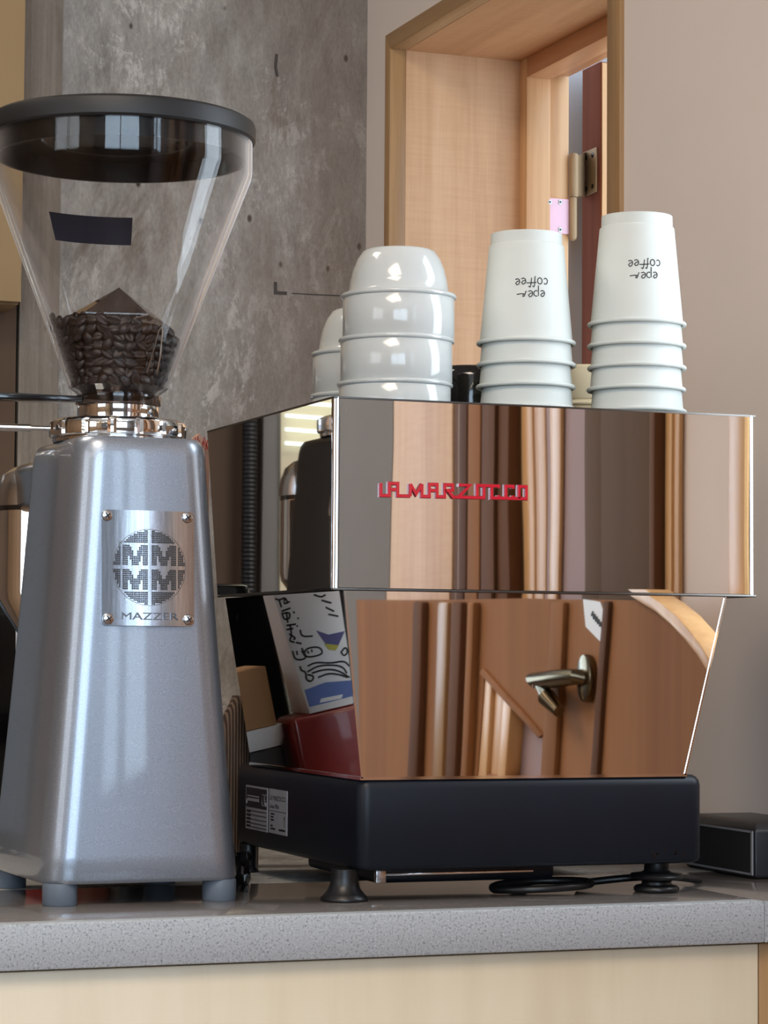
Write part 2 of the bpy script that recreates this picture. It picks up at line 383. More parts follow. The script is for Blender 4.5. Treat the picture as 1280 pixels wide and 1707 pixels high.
# ================================================================== THE ROOM
XW = 520.0; YB = 1331.0
FL, CE = -850, 1750
OY0, OY1 = at(1040, 300, 0, XW).y, at(648, 60, 0, XW).y           # outer edges of the niche casing
JY0, JY1 = at(1018, 300, 0, XW).y, at(656.6, 82, 0, XW).y         # inner faces of its jambs
OZ1 = at(648, 60, 0, XW).z; JZ1 = at(656.6, 82, 0, XW).z
JZ0, OZ0 = 400, 380
WX = XW + 176
struct('floor', box(B(), -3000, 800, -3700, 1400, FL-20, FL), 'floor')
struct('ceiling', box(B(), -3000, 800, -3700, 1400, CE, CE+20), 'ceiling')
xs_ = at(103, 150, 1, YB).x
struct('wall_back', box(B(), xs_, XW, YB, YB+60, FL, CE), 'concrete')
b = B(); mk = lambda a, c, d: (a, YB-d, c)
def wp_(u, v): q = at(u, v, 1, YB); return (q.x, q.z)
stroke(b, [wp_(459, 470), wp_(459, 488), wp_(478, 489)], 4.5, mk, .05, .4); stroke(b, [wp_(486, 489), wp_(520, 491), wp_(566, 493)], 1.4, mk, .05, .4)
stroke(b, [wp_(461, 90), wp_(459, 112), wp_(462, 128)], 4, mk, .05, .4)
obj('pencil_mark', b, 'concrete_mark', bpy.data.objects['wall_back'])['kind'] = 'stuff'
struct('trim_1', box(B(), at(37, 150, 1, YB).x, xs_-.6, YB-5, YB+60, FL, CE), 'concrete_wood')
struct('trim_2', box(B(), at(37, 150, 1, YB).x-4, at(37, 150, 1, YB).x, YB+12, YB+60, FL, CE), 'dark_gap')
struct('wall_back_left', box(B(), -3000, at(37, 150, 1, YB).x-4, YB-5, YB+60, FL, CE), 'umber')
# right wall with the niche and the side window left open
rw = B()
box(rw, XW, XW+60, OY1-8, YB, FL, CE); box(rw, XW, XW+60, OY0+8, OY1-8, OZ1-8, CE); box(rw, XW, XW+60, OY0+8, OY1-8, FL, OZ0)
box(rw, XW, XW+60, -30, OY0+8, FL, CE); box(rw, XW, XW+60, -300, -30, FL, 200); box(rw, XW, XW+60, -300, -30, 1050, CE)
box(rw, XW, XW+60, -435, -300, FL, CE)
struct('wall_right', rw, 'wall')
nw = B(); box(nw, XW, XW+60, -1850, -435, FL, CE); box(nw, XW, XW+60, -3700, -3050, FL, CE); box(nw, XW, XW+60, -3050, -1850, FL, 150); box(nw, XW, XW+60, -3050, -1850, 1450, CE)
struct('wall_right_near', nw, 'mauve')
# left wall and the wall behind the photographer, each with a window opening
lw = B(); box(lw, -3000, -2940, -3700, -2200, FL, CE); box(lw, -3000, -2940, -700, 1400, FL, CE)
box(lw, -3000, -2940, -2200, -700, FL, 250); box(lw, -3000, -2940, -2200, -700, 1550, CE)
struct('wall_left', lw, 'brown_wall')
fw = B(); box(fw, -3000, -2200, -3600, -3540, FL, CE); box(fw, -100, 580, -3600, -3540, FL, CE)
box(fw, -2200, -100, -3600, -3540, FL, 0); box(fw, -2200, -100, -3600, -3540, 1500, CE)
struct('wall_front', fw, 'grey_wall')
def window(name, u0, u1, z0, z1, fn, mullions, fr=45):
    b = B()
    for a, c, e, g in ((u0, u1, z0, z0+fr), (u0, u1, z1-fr, z1), (u0, u0+fr, z0+fr, z1-fr), (u1-fr, u1, z0+fr, z1-fr)):
        prism(b, [(a, e), (c, e), (c, g), (a, g)], fn, 0, 50)
    o = struct(name, b, 'umber')
    for k in mullions:
        q = B(); prism(q, [(k-fr*.5, z0+fr), (k+fr*.5, z0+fr), (k+fr*.5, z1-fr), (k-fr*.5, z1-fr)], fn, 5, 45); obj('mullion', q, 'umber', o)
    q = B(); prism(q, [(u0+fr, z0+fr), (u1-fr, z0+fr), (u1-fr, z1-fr), (u0+fr, z1-fr)], fn, 12, 16); obj('pane', q, 'pane', o)
    return o
window('window_2', -2200, -100, 0, 1500, lambda a, b, d: (a, -3540+6-d*.9, b), [-1180])
window('window_3', -2200, -700, 250, 1550, lambda a, b, d: (-2940-d, a, b), [-1450])
window('window_5', -3050, -1850, 150, 1450, lambda a, b, d: (XW+4+d, a, b), [-2450])
window('window_4', -300, -30, 200, 1050, lambda a, b, d: (XW+4+d, a, b), [], fr=16)

# ---- niche (window_1): casing, jambs, head, sill, fixed frame, hinges, open sash
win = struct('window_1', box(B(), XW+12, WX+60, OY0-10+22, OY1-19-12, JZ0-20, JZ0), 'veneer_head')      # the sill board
win['label'] = 'deep wooden window niche in the white wall beside the concrete'
e = 5
def wpart(name, bm, material, **kw): return obj(name, bm, material, win, **kw)
b = B(); prism(b, [(OY1, OZ0), (OY1, OZ1), (JY1, JZ1), (JY1, OZ0)], lambda a, c, d: (XW-e+d, a, c), 0, 22); wpart('casing', b, 'casing', bev=.8)
b = B(); prism(b, [(OY0, OZ0), (OY0, OZ1), (JY0, JZ1), (JY0, OZ0)], lambda a, c, d: (XW-e+d, a, c), 0, 22); wpart('casing', b, 'casing', bev=.8)
b = B(); prism(b, [(OY0, OZ1), (OY1, OZ1), (JY1, JZ1), (JY0, JZ1)], lambda a, c, d: (XW-e+d, a, c), 0, 22); wpart('casing', b, 'casing_h', bev=.8)
wpart('jamb', box(B(), XW+17, WX+60, JY1, JY1+14, JZ0, JZ1+14), 'veneer')
wpart('jamb', box(B(), XW+17, WX+60, JY0-14, JY0, JZ0, JZ1+14), 'veneer')
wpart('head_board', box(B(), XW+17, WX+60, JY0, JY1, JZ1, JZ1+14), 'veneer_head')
F = 24
wpart('frame_stile', box(B(), WX, WX+34, JY1-F, JY1, JZ0, JZ1), 'sash', bev=1)
wpart('frame_stile', box(B(), WX+35, WX+62, JY1-F-2+6, JY1, JZ0, JZ1), 'sash', bev=.5)
wpart('frame_stile', box(B(), WX, WX+60, JY0, JY0+F, JZ0, JZ1), 'sash', bev=1)
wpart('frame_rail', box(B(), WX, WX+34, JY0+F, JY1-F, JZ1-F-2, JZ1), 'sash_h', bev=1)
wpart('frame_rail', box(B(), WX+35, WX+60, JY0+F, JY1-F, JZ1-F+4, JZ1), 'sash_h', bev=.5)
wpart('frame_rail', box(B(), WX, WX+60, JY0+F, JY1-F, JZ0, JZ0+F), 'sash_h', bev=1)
XS = WX + 108
ya, yb = at(970, 300, 0, XS).y, at(1000, 300, 0, XS).y
zt = at(985, 110, 0, XS).z
sash = wpart('open_sash', box(B(), XS, XS+500, yb, ya, JZ0-20, zt), 'red_wood', bev=1)
obj('sunlit_sash_face', box(B(), XS+2, XS+498, yb-3, yb-.2, JZ0-18, zt-2), 'light_wood', sash)  # paler wood paints sunlight onto this side of the sash
# flag hinge: lower leaf on the frame, upper leaf on the sash edge
yh = JY1-F+4-.6
def hq(u0, u1, v0, v1, y, th, name, m_):
    a = at(u0, v0, 1, y); c = at(u1, v1, 1, y); return wpart(name, box(B(), a.x, c.x, y-th, y, c.z, a.z), m_, bev=.5)
h1 = hq(910.5, 947, 330, 391, yh, 2.5, 'hinge_leaf', 'pink')
for (u, v) in ((916, 337), (933.5, 337), (933.5, 383)):
    p = at(u, v, 1, yh-2.5); b = B(); ring = []
    for r, dy in ((3.2, 0), (3.2, -.7), (2.4, -1.1)): ring.append([(p.x+r*math.cos(t*math.pi/8), yh-2.4+dy, p.z+r*math.sin(t*math.pi/8)) for t in range(16)])
    loft(b, ring); obj('hinge_screw', b, 'steel', h1)
    b = B(); box(b, p.x-1.7, p.x+1.7, yh-3.9, yh-3.3, p.z-.45, p.z+.45); box(b, p.x-.45, p.x+.45, yh-3.9, yh-3.3, p.z-1.7, p.z+1.7); obj('screw_slot', b, 'ink', h1)
kp = at(955, 380, 1, yh-4); k0 = at(955, 401, 1, yh-4).z; k1 = at(955, 328, 1, yh-4).z; k2 = at(957, 255, 1, yh-4).z
b = B(); lathe(b, [(2, k0), (4.5, k0+2), (5.2, k0+6), (5.2, k1-2.2), (4.6, k1-1)], (kp.x, yh-4), 20, (True, True)); wpart('hinge_knuckle', b, 'hinge')
b = B(); lathe(b, [(5.4, k1-.5), (6.2, k1+1), (6.2, k2-5), (5.2, k2-1.5), (2, k2)], (kp.x+1, yh-4), 20, (True, True)); wpart('hinge_knuckle', b, 'hinge')
la = at(972, 254, 0, XS-2.5); lb = at(993, 320, 0, XS-2.5)
h2 = wpart('hinge_leaf', box(B(), XS-2.5, XS, lb.y, la.y, lb.z, la.z), 'hinge', bev=.5)
wpart('hinge_bridge', hexa(B(), [(kp.x+4, yh-9, k1+1), (XS, la.y-4, lb.z), (XS, la.y, lb.z), (kp.x+4, yh-2, k1+1), (kp.x+4, yh-9, k2-4), (XS, la.y-4, la.z), (XS, la.y, la.z), (kp.x+4, yh-2, k2-4)]), 'hinge')
for fy in (.25, .75):
    for fz in (.15, .85):
        y = la.y+(lb.y-la.y)*fy; z = la.z+(lb.z-la.z)*fz; ring = []
        for r, dx in ((3.5, 0), (3.5, -.6), (2.4, -1)): ring.append([(XS-2.4+dx, y+r*math.cos(t*math.pi/8), z+r*math.sin(t*math.pi/8)) for t in range(16)])
        b = B(); loft(b, ring); obj('hinge_screw', b, 'dark_steel', h2)
# pale outside wall seen past the open sash
struct('wall_outside', box(B(), WX+66, WX+1500, JY1+70, JY1+90, -300, 1900), 'outside_wall')

# ---- right wall towards the photographer: only seen mirrored in the machine's back panel
def ry(u):
    x = at(u, 820, 1, 0).x; uu = min(1, max(0, (x-5)/349)); sl = -.45*4*(2*uu-1)**3*2/349      # slope of the slightly bulged panel
    return refl(u, 820, (x, -.45*(1-(2*uu-1)**4), 0), (-sl, -1, 0), 0, XW).y
def strip(name, u0, u1, material, thick, label=None, cat=None, z0=FL+1, z1=1500, group=None, x=XW):
    a, c = ry(u0), ry(u1)
    o = obj(name, box(B(), x-thick, x-.5, a+.3, c-.3, z0, z1), material, bev=1.0)
    return tag(o, label, cat, group)
struct('trim_3', box(B(), XW-8, XW-.5, ry(558), ry(661), FL+1, CE-1), 'grey_wall')
cab = thing('wardrobe', 'tall light wooden cupboard mirrored in left half of back panel', 'cupboard', (XW-25, (ry(662)+ry(778))/2, FL))
obj('door', box(B(), XW-8, XW-.5, ry(662), ry(764), FL+1, 1500), 'veneer', cab, bev=2)
obj('stile', box(B(), XW-6, XW-.5, ry(765), ry(775), FL+1, 1500), 'dark_brown', cab, bev=1)
obj('door', box(B(), XW-10, XW-.5, ry(776), ry(798), FL+1, 1500), 'casing', cab, bev=1.5)
dfr = struct('door_1', box(B(), XW-20, XW-.5, ry(793), ry(876), FL+1, 1500), 'dark_brown', bev=2)
obj('door_stile', box(B(), XW-27, XW-20, ry(799), ry(812), FL+1, 1500), 'dark_brown', dfr, bev=1.5)
obj('door_stile', box(B(), XW-26, XW-20, ry(813), ry(834), FL+1, 1500), 'door_brown', dfr, bev=2)
obj('door_stile', box(B(), XW-25, XW-20, ry(836), ry(858), FL+1, 1500), 'dark_brown', dfr, bev=1)
t4 = struct('trim_4', box(B(), XW-6, XW-.5, ry(878), ry(896), FL+1, 1500), 'light_wood', bev=2)
struct('trim_5', box(B(), XW-5, XW-.5, ry(897), ry(914), FL+1, 1500), 'sash', bev=2)
struct('trim_6', box(B(), XW-4, XW-.5, ry(915), ry(921), FL+1, 1500), 'mauve', bev=1)
struct('trim_7', box(B(), XW-6, XW-.5, ry(922), ry(940), FL+1, 1500), 'light_wood', bev=2)
d2 = struct('door_2', box(B(), XW-12, XW-.5, ry(992), ry(1022), FL+1, 1500), 'umber', bev=1)
obj('door_panel', box(B(), XW-16, XW-.5, ry(1025), ry(1108), FL+1, 1500), 'umber', d2, bev=1)
obj('door_edge', box(B(), XW-19, XW-.5, ry(1109), ry(1118), FL+1, 1500), 'dark_brown', d2, bev=2)
struct('trim_8', box(B(), XW-8, XW-.5, ry(1119), ry(1130), FL+1, 1500), 'light_wood', bev=2)
struct('trim_9', box(B(), XW-6, XW-.5, ry(1131), ry(1140), FL+1, 1500), 'sash', bev=2)
struct('trim_10', box(B(), XW-8, XW-.5, ry(1222), ry(1250), FL+1, 1500), 'light_wood', bev=4)

# ---- low brown half door in front of that wall, mirrored in the lower back panel
XG = XW-70
def rg(u, v): p = refl(u, v, (0, 3, 0), (0, -1, 0), 0, XG); return (p.y, p.z)
def gate(name, poly, th, material, par, off=0, bev=0):
    b = B(); prism(b, [rg(*p) for p in poly], lambda a, c, d: (XG+off+d, a, c), 0, th); return obj(name, b, material, par, bev=bev)
gt = thing('half_door', 'low brown wooden half door mirrored in lower back panel', 'door', (XG+15, rg(900, 1200)[0], FL))
pl = [(575, 1000), (860, 994), (1072, 999), (1104, 1017), (1130, 1039), (1155, 1065), (1176, 1090), (1212, 1142), (1215, 1340), (904, 1340), (902, 1232), (850, 1168), (806, 1120), (790, 1340), (575, 1340)]
gate('leaf', pl, 22, 'door_brown', gt)
gya, gyb = rg(575, 1340)[0], rg(1215, 1340)[0]; gz0 = rg(1215, 1340)[1]
obj('lower_leaf', box(B(), XG+1, XG+21, min(gya, gyb), max(gya, gyb), FL+1, max(rg(575, 1340)[1], gz0)-.2), 'door_brown', gt, bev=1)
for u0, u1, mm_, o_ in ((680, 696, 'dark_brown', -10), (716, 734, 'casing', -5), (744, 762, 'dark_brown', -8), (775, 786, 'door_brown', -10)):
    gate('stile', [(u0+16, 1000), (u1+16, 1000), (u1, 1330), (u0, 1330)], 12, mm_, gt, o_, 4)
gate('stile', [(925, 1000), (950, 1000), (930, 1340), (905, 1340)], 8, 'door_brown', gt, -7, 3)
gate('rail', [(802, 1120), (809, 1112), (906, 1226), (900, 1232)], 6, 'door_brown', gt, -4, 1)
gate('stile', [(1012, 1000), (1022, 1000), (1000, 1340), (988, 1340)], 8, 'dark_brown', gt, -5, 2)
tr = [(1050, 984), (1082, 984), (1112, 1003), (1140, 1026), (1166, 1055), (1186, 1082), (1210, 1120), (1210, 1146), (1176, 1092), (1155, 1066), (1130, 1040), (1104, 1018), (1074, 1000)]
gate('top_trim', tr, 26, 'light_wood', gt, -6, 1)
gate('stile', [(808, 1126), (818, 1134), (806, 1340), (792, 1340)], 20, 'light_wood', gt, 0, 1)
gate('stile', [(820, 1136), (836, 1152), (822, 1340), (808, 1340)], 14, 'sash', gt, 4, 1)
gate('stile', [(838, 1154), (850, 1168), (836, 1340), (824, 1340)], 20, 'light_wood', gt, 0, 1)
b = B(); prism(b, [rg(*p) for p in ((850, 1166), (906, 1232), (906, 1340), (838, 1340))], lambda a, c, d: (XG+16+d, a, c), 0, 8); obj('inset', b, 'mauve', gt)
hd = gate('door_plate', [(986+12*math.cos(t*math.pi/12), 1130+41*math.sin(t*math.pi/12)) for t in range(24)], 9, 'brass', gt, -9, 2)
c0 = rg(984, 1128); tip = rg(962, 1186); el = rg(926, 1134)
b = B(); tube(b, [(XG-9, *c0), (XG-16, *c0), (XG-22, c0[0]*.6+el[0]*.4, c0[1]*.6+el[1]*.4), (XG-24, *el), (XG-23, el[0]*.5+tip[0]*.5, el[1]*.5+tip[1]*.5-1), (XG-20, *tip)], [8, 8, 9.5, 11, 10, 6.5], 16); obj('lever_handle', b, 'brass', gt)
sg = gate('paper_sign', [(975, 996), (1003, 1001), (1017, 1042), (1012, 1076), (980, 1042)], 1.5, 'white', gt, -2)
b = B(); 
for k in range(5): stroke(b, [rg(990+k*3.4, 1024+k*4), rg(992+k*3.4, 1018+k*4.5), rg(994+k*3.4, 1030+k*4)], 1.2, lambda a, c, d: (XG+d, a, c), -3.2, -2.2)
obj('sign_writing', b, 'ink', sg)

# ---- concrete back-left: things mirrored in the machine's upper side panel
def rs(u, v, y): return refl(u, v, (0, 0, 0), (-1, 0, 0), 1, y)
p0 = rs(398, 850, 1300); p1 = rs(424, 850, 1300)
b = B(); zz = -0.0; prof = []
z = 0
while z < 900: prof += [(9, z), (10, z+1.5), (10, z+3), (9, z+4.5)]; z += 5.5
lathe(b, prof, ((p0.x+p1.x)/2, 1290), 20, (True, True)); tag(obj('ribbed_hose', b, 'rubber'), 'black ribbed vertical hose mirrored in upper side panel', 'hose')
a_, c_ = rs(438, 760, 1290), rs(470, 760, 1290)
tag(obj('wall_board', box(B(), c_.x, a_.x, 1290, 1300, 0, 620), 'grey_wall', bev=1), 'pale grey board on the back wall mirrored in side panel', 'board')
rack = thing('light_rack', 'cream lit rack with white tubes mirrored in side panel corner', 'rack', (-455, 1290, 0))
zl, zh = rs(500, 775, 1280).z, rs(500, 640, 1280).z
xr, xl = rs(472, 700, 1280).x, rs(556, 700, 1280).x-40
obj('back_board', box(B(), xl, xr, 1285, 1300, 0, zh+60), 'cream', rack)
for k in range(4):
    zc = rs(505, 744-23*k, 1280).z
    b = B(); tube(b, [(xl+4, 1278, zc), (xr-3, 1278, zc+3)], 2.6, 10); obj('tube', b, 'lamp', rack)

# ================================================================== COUNTER
ED = 67.7
tag(obj('worktop', box(B(), -900, at(1275, 1490, 1, -ED).x, -ED+18, 184, -31, -.02), 'counter_top', bev=.6), 'grey speckled solid worktop under the grinder and coffee machine', 'worktop')
wt = bpy.data.objects['worktop']
obj('front_edge', box(B(), -900, at(1275, 1490, 1, -ED).x, -ED, -ED+17.8, -31.5, 0), 'counter', wt, bev=1.5)
xe = at(1275, 1490, 1, -ED).x
wt2 = tag(obj('side_worktop', box(B(), xe+.8, XW-1, -ED+3, 184, -31, -.1), 'counter_top', bev=1), 'end piece of the speckled worktop at the right photo edge', 'worktop')
obj('front_edge', box(B(), xe+.8, XW-1, -ED+2, -ED+3.2, -31.5, -.2), 'counter', wt2)
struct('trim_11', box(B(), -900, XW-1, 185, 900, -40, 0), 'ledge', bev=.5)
cb = thing('base_cabinet', 'pale maple cabinet below the grey worktop', 'cabinet', (-200, 50, FL))
obj('carcass', box(B(), -900, xe-1, -ED+26, 184, FL, -31.6), 'dark_gap', cb)
yd = -ED+9
z_d = at(640, 1597, 1, yd).z
obj('front_panel', box(B(), -900, xe-1, yd, yd+16, -760, z_d), 'maple', cb, bev=.8)
obj('recess_strip', box(B(), -900, xe-1, yd+11, -ED+26, z_d+.1, -31.6), 'dark_gap', cb)
cb2 = thing('end_cabinet', 'narrow dark cabinet side at the lower right photo edge', 'cabinet', (XW-60, 50, FL))
obj('carcass', box(B(), xe+1, XW-1, -ED+11, 184, FL, -33), 'casing', cb2, bev=1)
# back run of cabinets carrying the concrete ledge
cb3 = tag(obj('back_plinth', box(B(), -900, XW-1, 186, 890, FL, -41), 'dark_gap'), 'dark plinth carrying the concrete ledge behind the machine', 'plinth')

# ================================================================== COFFEE MACHINE
mc = thing('espresso_machine', 'mirror-polished espresso machine seen from behind on black base', 'coffee machine', (178, 160, 0))
T, Bz, W = 377, 233.7, 357
# back shell of the upper box: front-facing mirror panel, slightly bulged
b = B(); nx, nz = 24, 10; g = []
for i in range(nx+1):
    col = []
    for k in range(nz+1):
        u, v = i/nx, k/nz; x = 5+(W-8)*u; z = Bz+1+(T-Bz-2)*v
        bulge = .45*(1-(2*u-1)**4)*(1-.12*(2*v-1)**2)
        col.append(b.verts.new((x, -bulge, z)))
    g.append(col)
for i in range(nx):
    for k in range(nz): b.faces.new((g[i][k], g[i+1][k], g[i+1][k+1], g[i][k+1]))
bmesh.ops.solidify(b, geom=b.faces[:], thickness=-1.5) if False else None
ext = bmesh.ops.extrude_face_region(b, geom=b.faces[:])
for v_ in [q for q in ext['geom'] if isinstance(q, bmesh.types.BMVert)]: v_.co.y = 2.5
obj('back_panel', b, 'mirror', mc, smooth=50)
# side panel
def hsh(x0, x1, y0, yt, yb_, z0, z1): return hexa(B(), [(x0, y0, z0), (x1, y0, z0), (x1, yb_, z0), (x0, yb_, z0), (x0, y0, z1), (x1, y0, z1), (x1, yt, z1), (x0, yt, z1)])
obj('side_panel', hsh(0, 2, 4, 324, 289, Bz+1, T-1), 'mirror_side', mc)
obj('side_panel', hsh(W-2, W, 4, 324, 289, Bz+1, T-1), 'mirror_side', mc)
# polished corner posts
def post(x, sgn):
    b = B(); prof = []
    for k in range(9):
        a = math.radians(90*k/8); prof.append((x+sgn*(5-5*math.cos(a))*1.0, 4-4.6*math.sin(a)))
    prof += [(x+sgn*5.2, 4), (x+sgn*1.5, 4)]
    prism(b, prof, lambda p, q, d: (p, q, d), Bz, T); return b
obj('corner_post', post(-.4, 1), 'chrome', mc, smooth=60)
obj('corner_post', post(W+.4, -1), 'chrome', mc, smooth=60)
# top rim, recessed cup tray, underside, far end
b = B(); box(b, 0, W, -.4, 2.2, T-1, T+.6); box(b, 0, 2.2, 2.2, 322, T-1, T+.6); box(b, W-2.2, W, 2.2, 322, T-1, T+.6); box(b, 0, W, 322, 325, T-1, T+.6); obj('top_rim', b, 'dark_steel', mc, bev=.25)
obj('cup_tray', box(B(), 2.2, W-2.2, 3, 322, 360, 363.2), 'steel', mc)
b = B(); box(b, 0, W, -1, 1.2, Bz-1.2, Bz+.6); box(b, -.3, 1.2, 1.2, 288, Bz-1.2, Bz+.6); box(b, W-1.2, W, 1.2, 288, Bz-1.2, Bz+.6); obj('bottom_rim', b, 'dark_steel', mc, bev=.25)
obj('underside', box(B(), 1.3, W-1.3, 2.6, 286, Bz-.5, Bz+2), 'dark_steel', mc)
obj('far_panel', hexa(B(), [(2.1, 286, Bz+2.1), (W-2.1, 286, Bz+2.1), (W-2.1, 288, Bz+2.1), (2.1, 288, Bz+2.1), (2.1, 320, T-1.2), (W-2.1, 320, T-1.2), (W-2.1, 322, T-1.2), (2.1, 322, T-1.2)]), 'steel', mc)
# lower body, an inverted trapezoid
zb = 92.6; zt_ = Bz-1.3
xl0, xl1, xr0, xr1 = 26.0, 11.0, 295.2, 331.0
b = B(); n = 14; g = []
for i in range(n+1):
    c = []
    for k in range(9):
        u, v = i/n, k/8; z = zb+(zt_-zb)*v; x = (xl0+(xr0-xl0)*u)*(1-v)+(xl1+(xr1-xl1)*u)*v
        c.append(b.verts.new((x, 3-.3*(1-(2*u-1)**4)*(1-.2*(2*v-1)**2), z)))
    g.append(c)
for i in range(n):
    for k in range(8): b.faces.new((g[i][k], g[i+1][k], g[i+1][k+1], g[i][k+1]))
ext = bmesh.ops.extrude_face_region(b, geom=b.faces[:])
for v_ in [q for q in ext['geom'] if isinstance(q, bmesh.types.BMVert)]: v_.co.y = 5
obj('lower_back_panel', b, 'mirror', mc, smooth=50)
def slab(xa, xb, y0, ya0, ya1, th):
    return hexa(B(), [(xa, y0, zb), (xa+th, y0, zb), (xa+th, ya0, zb), (xa, ya0, zb), (xb, y0, zt_), (xb+th, y0, zt_), (xb+th, ya1, zt_), (xb, ya1, zt_)])
obj('lower_side_panel', slab(xl0-.6, xl1-.6, 5, 270, 300, 1.8), 'mirror_side', mc)
obj('lower_side_panel', slab(xr0-1.2, xr1-1.2, 5, 270, 300, 1.8), 'mirror_side', mc)
for xa, xb in ((xl0-1.2, xl1-1.2), (xr0-.4, xr1-.4)):
    b = B(); hexa(b, [(xa, 2.2, zb), (xa+1.6, 2.2, zb), (xa+1.6, 5.2, zb), (xa, 5.2, zb), (xb, 2.2, zt_), (xb+1.6, 2.2, zt_), (xb+1.6, 5.2, zt_), (xb, 5.2, zt_)]); obj('seam', b, 'chrome', mc)
obj('lower_far_panel', hexa(B(), [(xl0+2, 266, zb), (xr0-2, 266, zb), (xr0-2, 268, zb), (xl0+2, 268, zb), (xl1+2, 284, zt_), (xr1-2, 284, zt_), (xr1-2, 286, zt_), (xl1+2, 286, zt_)]), 'steel', mc)
# black base tray
bx0, bx1, by0, by1, bz0, bz1 = 23.5, 311.5, 1.5, 306, 23.7, 92.3
b = B(); cx_, cy_ = (bx0+bx1)/2, (by0+by1)/2; hw, hd = (bx1-bx0)/2, (by1-by0)/2
rings = []
for z, ins in ((bz0, 4), (bz0+1.2, 1.6), (bz0+4, 0), (bz1-8, 0), (bz1-4, .8), (bz1-1.5, 2.6), (bz1, 5)):
    rings.append(rrect(hw-ins, hd-ins, 9-ins*.5, z, 8, cx_, cy_))
loft(b, rings); base = obj('base_tray', b, 'black_base', mc, smooth=50)
obj('base_gasket', box(B(), xl0-1.8, xr0+2, 2.2, 272, bz1-1, zb+1.0), 'chrome', mc)
# scuffs near the right end of the base
b = B(); rr = random.Random(3)
for k in range(16):
    p = at(1086+rr.random()*56, 1418+rr.random()*8, 1, by0-.05); stroke(b, [(p.x, p.z), (p.x+rr.uniform(-1.5, 1.5), p.z+rr.uniform(-3.5, 3))], rr.uniform(.5, 1.6), lambda a, c, d: (a, by0+d, c), -.12, .3)
sc = obj('scuff_mark', b, 'black_gloss', base); sc['kind'] = 'stuff'
# two rating labels on the side of the base
XB = bx0
pa = at(411, 1312, 0, XB); pb = at(447, 1312, 0, XB)
lab = obj('rating_plate', box(B(), XB-.6, XB+.4, pb.y, pa.y, 38.2, 74.5), 'label_grey', base)
lab['label'] = 'dark metal rating plate with light border'
obj('plate_field', box(B(), XB-.75, XB-.5, pb.y+1.6, pa.y-1.6, 56.5, 73), 'label_dark', lab)
q = B(); yy0, yy1 = pb.y+2, pa.y-2; fx = lambda a, c, d: (XB-.75-d, a, c)
for z in (54, 50.5, 47, 43.5, 40.5): stroke(q, [(yy0, z), (yy1, z)], .5, fx, 0, .15)
for k in range(5): stroke(q, [(yy1-2, 53-3*k), (yy1-12, 53-3*k)], 1.7, fx, 0, .15)
obj('plate_print', q, 'label_dark', lab)
q = B()
def yz(y, z, pts, s): return [(y-p[0]*s, z+p[1]*s) for p in pts]
stroke(q, yz(yy0+12, 64, [(3, 3), (1, 3), (0, 1.5), (0, -1.5), (1, -3), (3, -3)], 1.5), .9, fx, 0, .2)
stroke(q, yz(yy0+5.5, 64, [(3, 3), (1, 3), (0, 1.5), (0, -1.5), (1, -3), (3, -3)], 1.5), .9, fx, 0, .2); stroke(q, yz(yy0+5.5, 64, [(0, 0), (2.4, 0)], 1.5), .9, fx, 0, .2)
stroke(q, [(yy1-3, 66), (yy0+20, 66)], 1.1, fx, 0, .2); stroke(q, [(yy1-3, 63), (yy0+20, 63)], 2.4, fx, 0, .2)
for y in (yy1-1.5, yy0+1.5): stroke(q, [(y, 59.5), (y-.1, 62.5)], 2.6, fx, 0, .6)
obj('plate_marks', q, 'label_grey', lab)
pa = at(449.5, 1316, 0, XB); pb = at(479.5, 1316, 0, XB)
st = obj('paper_label', box(B(), XB-.5, XB+.4, pb.y, pa.y, 38.6, 74.6), 'label_grey', base)
st['label'] = 'plain grey paper label with small black print'
fx2 = lambda a, c, d: (XB-.5-d, a, c)
def text_mesh(s, size, font_fn, name, material, par, depth=.1, align='LEFT', xscale=1.0):
    cu = bpy.data.curves.new('text', 'FONT'); cu.body = s; cu.size = size; cu.align_x = align; cu.extrude = 0; cu.resolution_u = 3
    to = bpy.data.objects.new('text', cu); COL.objects.link(to); bpy.context.view_layer.update()
    me = bpy.data.meshes.new_from_object(to.evaluated_get(bpy.context.evaluated_depsgraph_get()))
    b = B(); b.from_mesh(me)
    ex = bmesh.ops.extrude_face_region(b, geom=b.faces[:]); vs = [v for v in ex['geom'] if isinstance(v, bmesh.types.BMVert)]
    top = set(vs)
    for v in b.verts: v.co = Vector(font_fn(v.co.x*xscale, v.co.y, depth if v in top else 0))
    bpy.data.objects.remove(to); bpy.data.curves.remove(cu); bpy.data.meshes.remove(me)
    return obj(name, b, material, par)
L0 = pa.y-2
text_mesh('LA MARZOCCO', 5.6, lambda a, c, d: (XB-.52-d, L0-a*1.0, 65.5+c), 'label_print', 'ink', st)
text_mesh('Linea Mini', 5.2, lambda a, c, d: (XB-.52-d, L0-a*1.1, 59+c), 'label_print', 'ink', st)
q = B(); stroke(q, [(pa.y-1.5, 56.8), (pb.y+2, 56.8)], .4, fx2, 0, .12)
for k, ln in enumerate((9, 7, 8, 0, 5, 12)):
    z = 54.3-2.4*k
    if ln: stroke(q, [(L0-3, z), (L0-3-ln, z)], 1.3, fx2, 0, .12)
stroke(q, [(pb.y+8, 52), (pb.y+6.5, 53.4), (pb.y+5, 52), (pb.y+6.5, 50.6), (pb.y+8, 52)], .6, fx2, 0, .12); stroke(q, [(pb.y+6.5, 50.6), (pb.y+6.5, 45)], .8, fx2, 0, .12)
stroke(q, [(pb.y+20, 42.3), (pb.y+4, 42.3)], 1.5, fx2, 0, .12)
obj('label_print', q, 'ink', st)
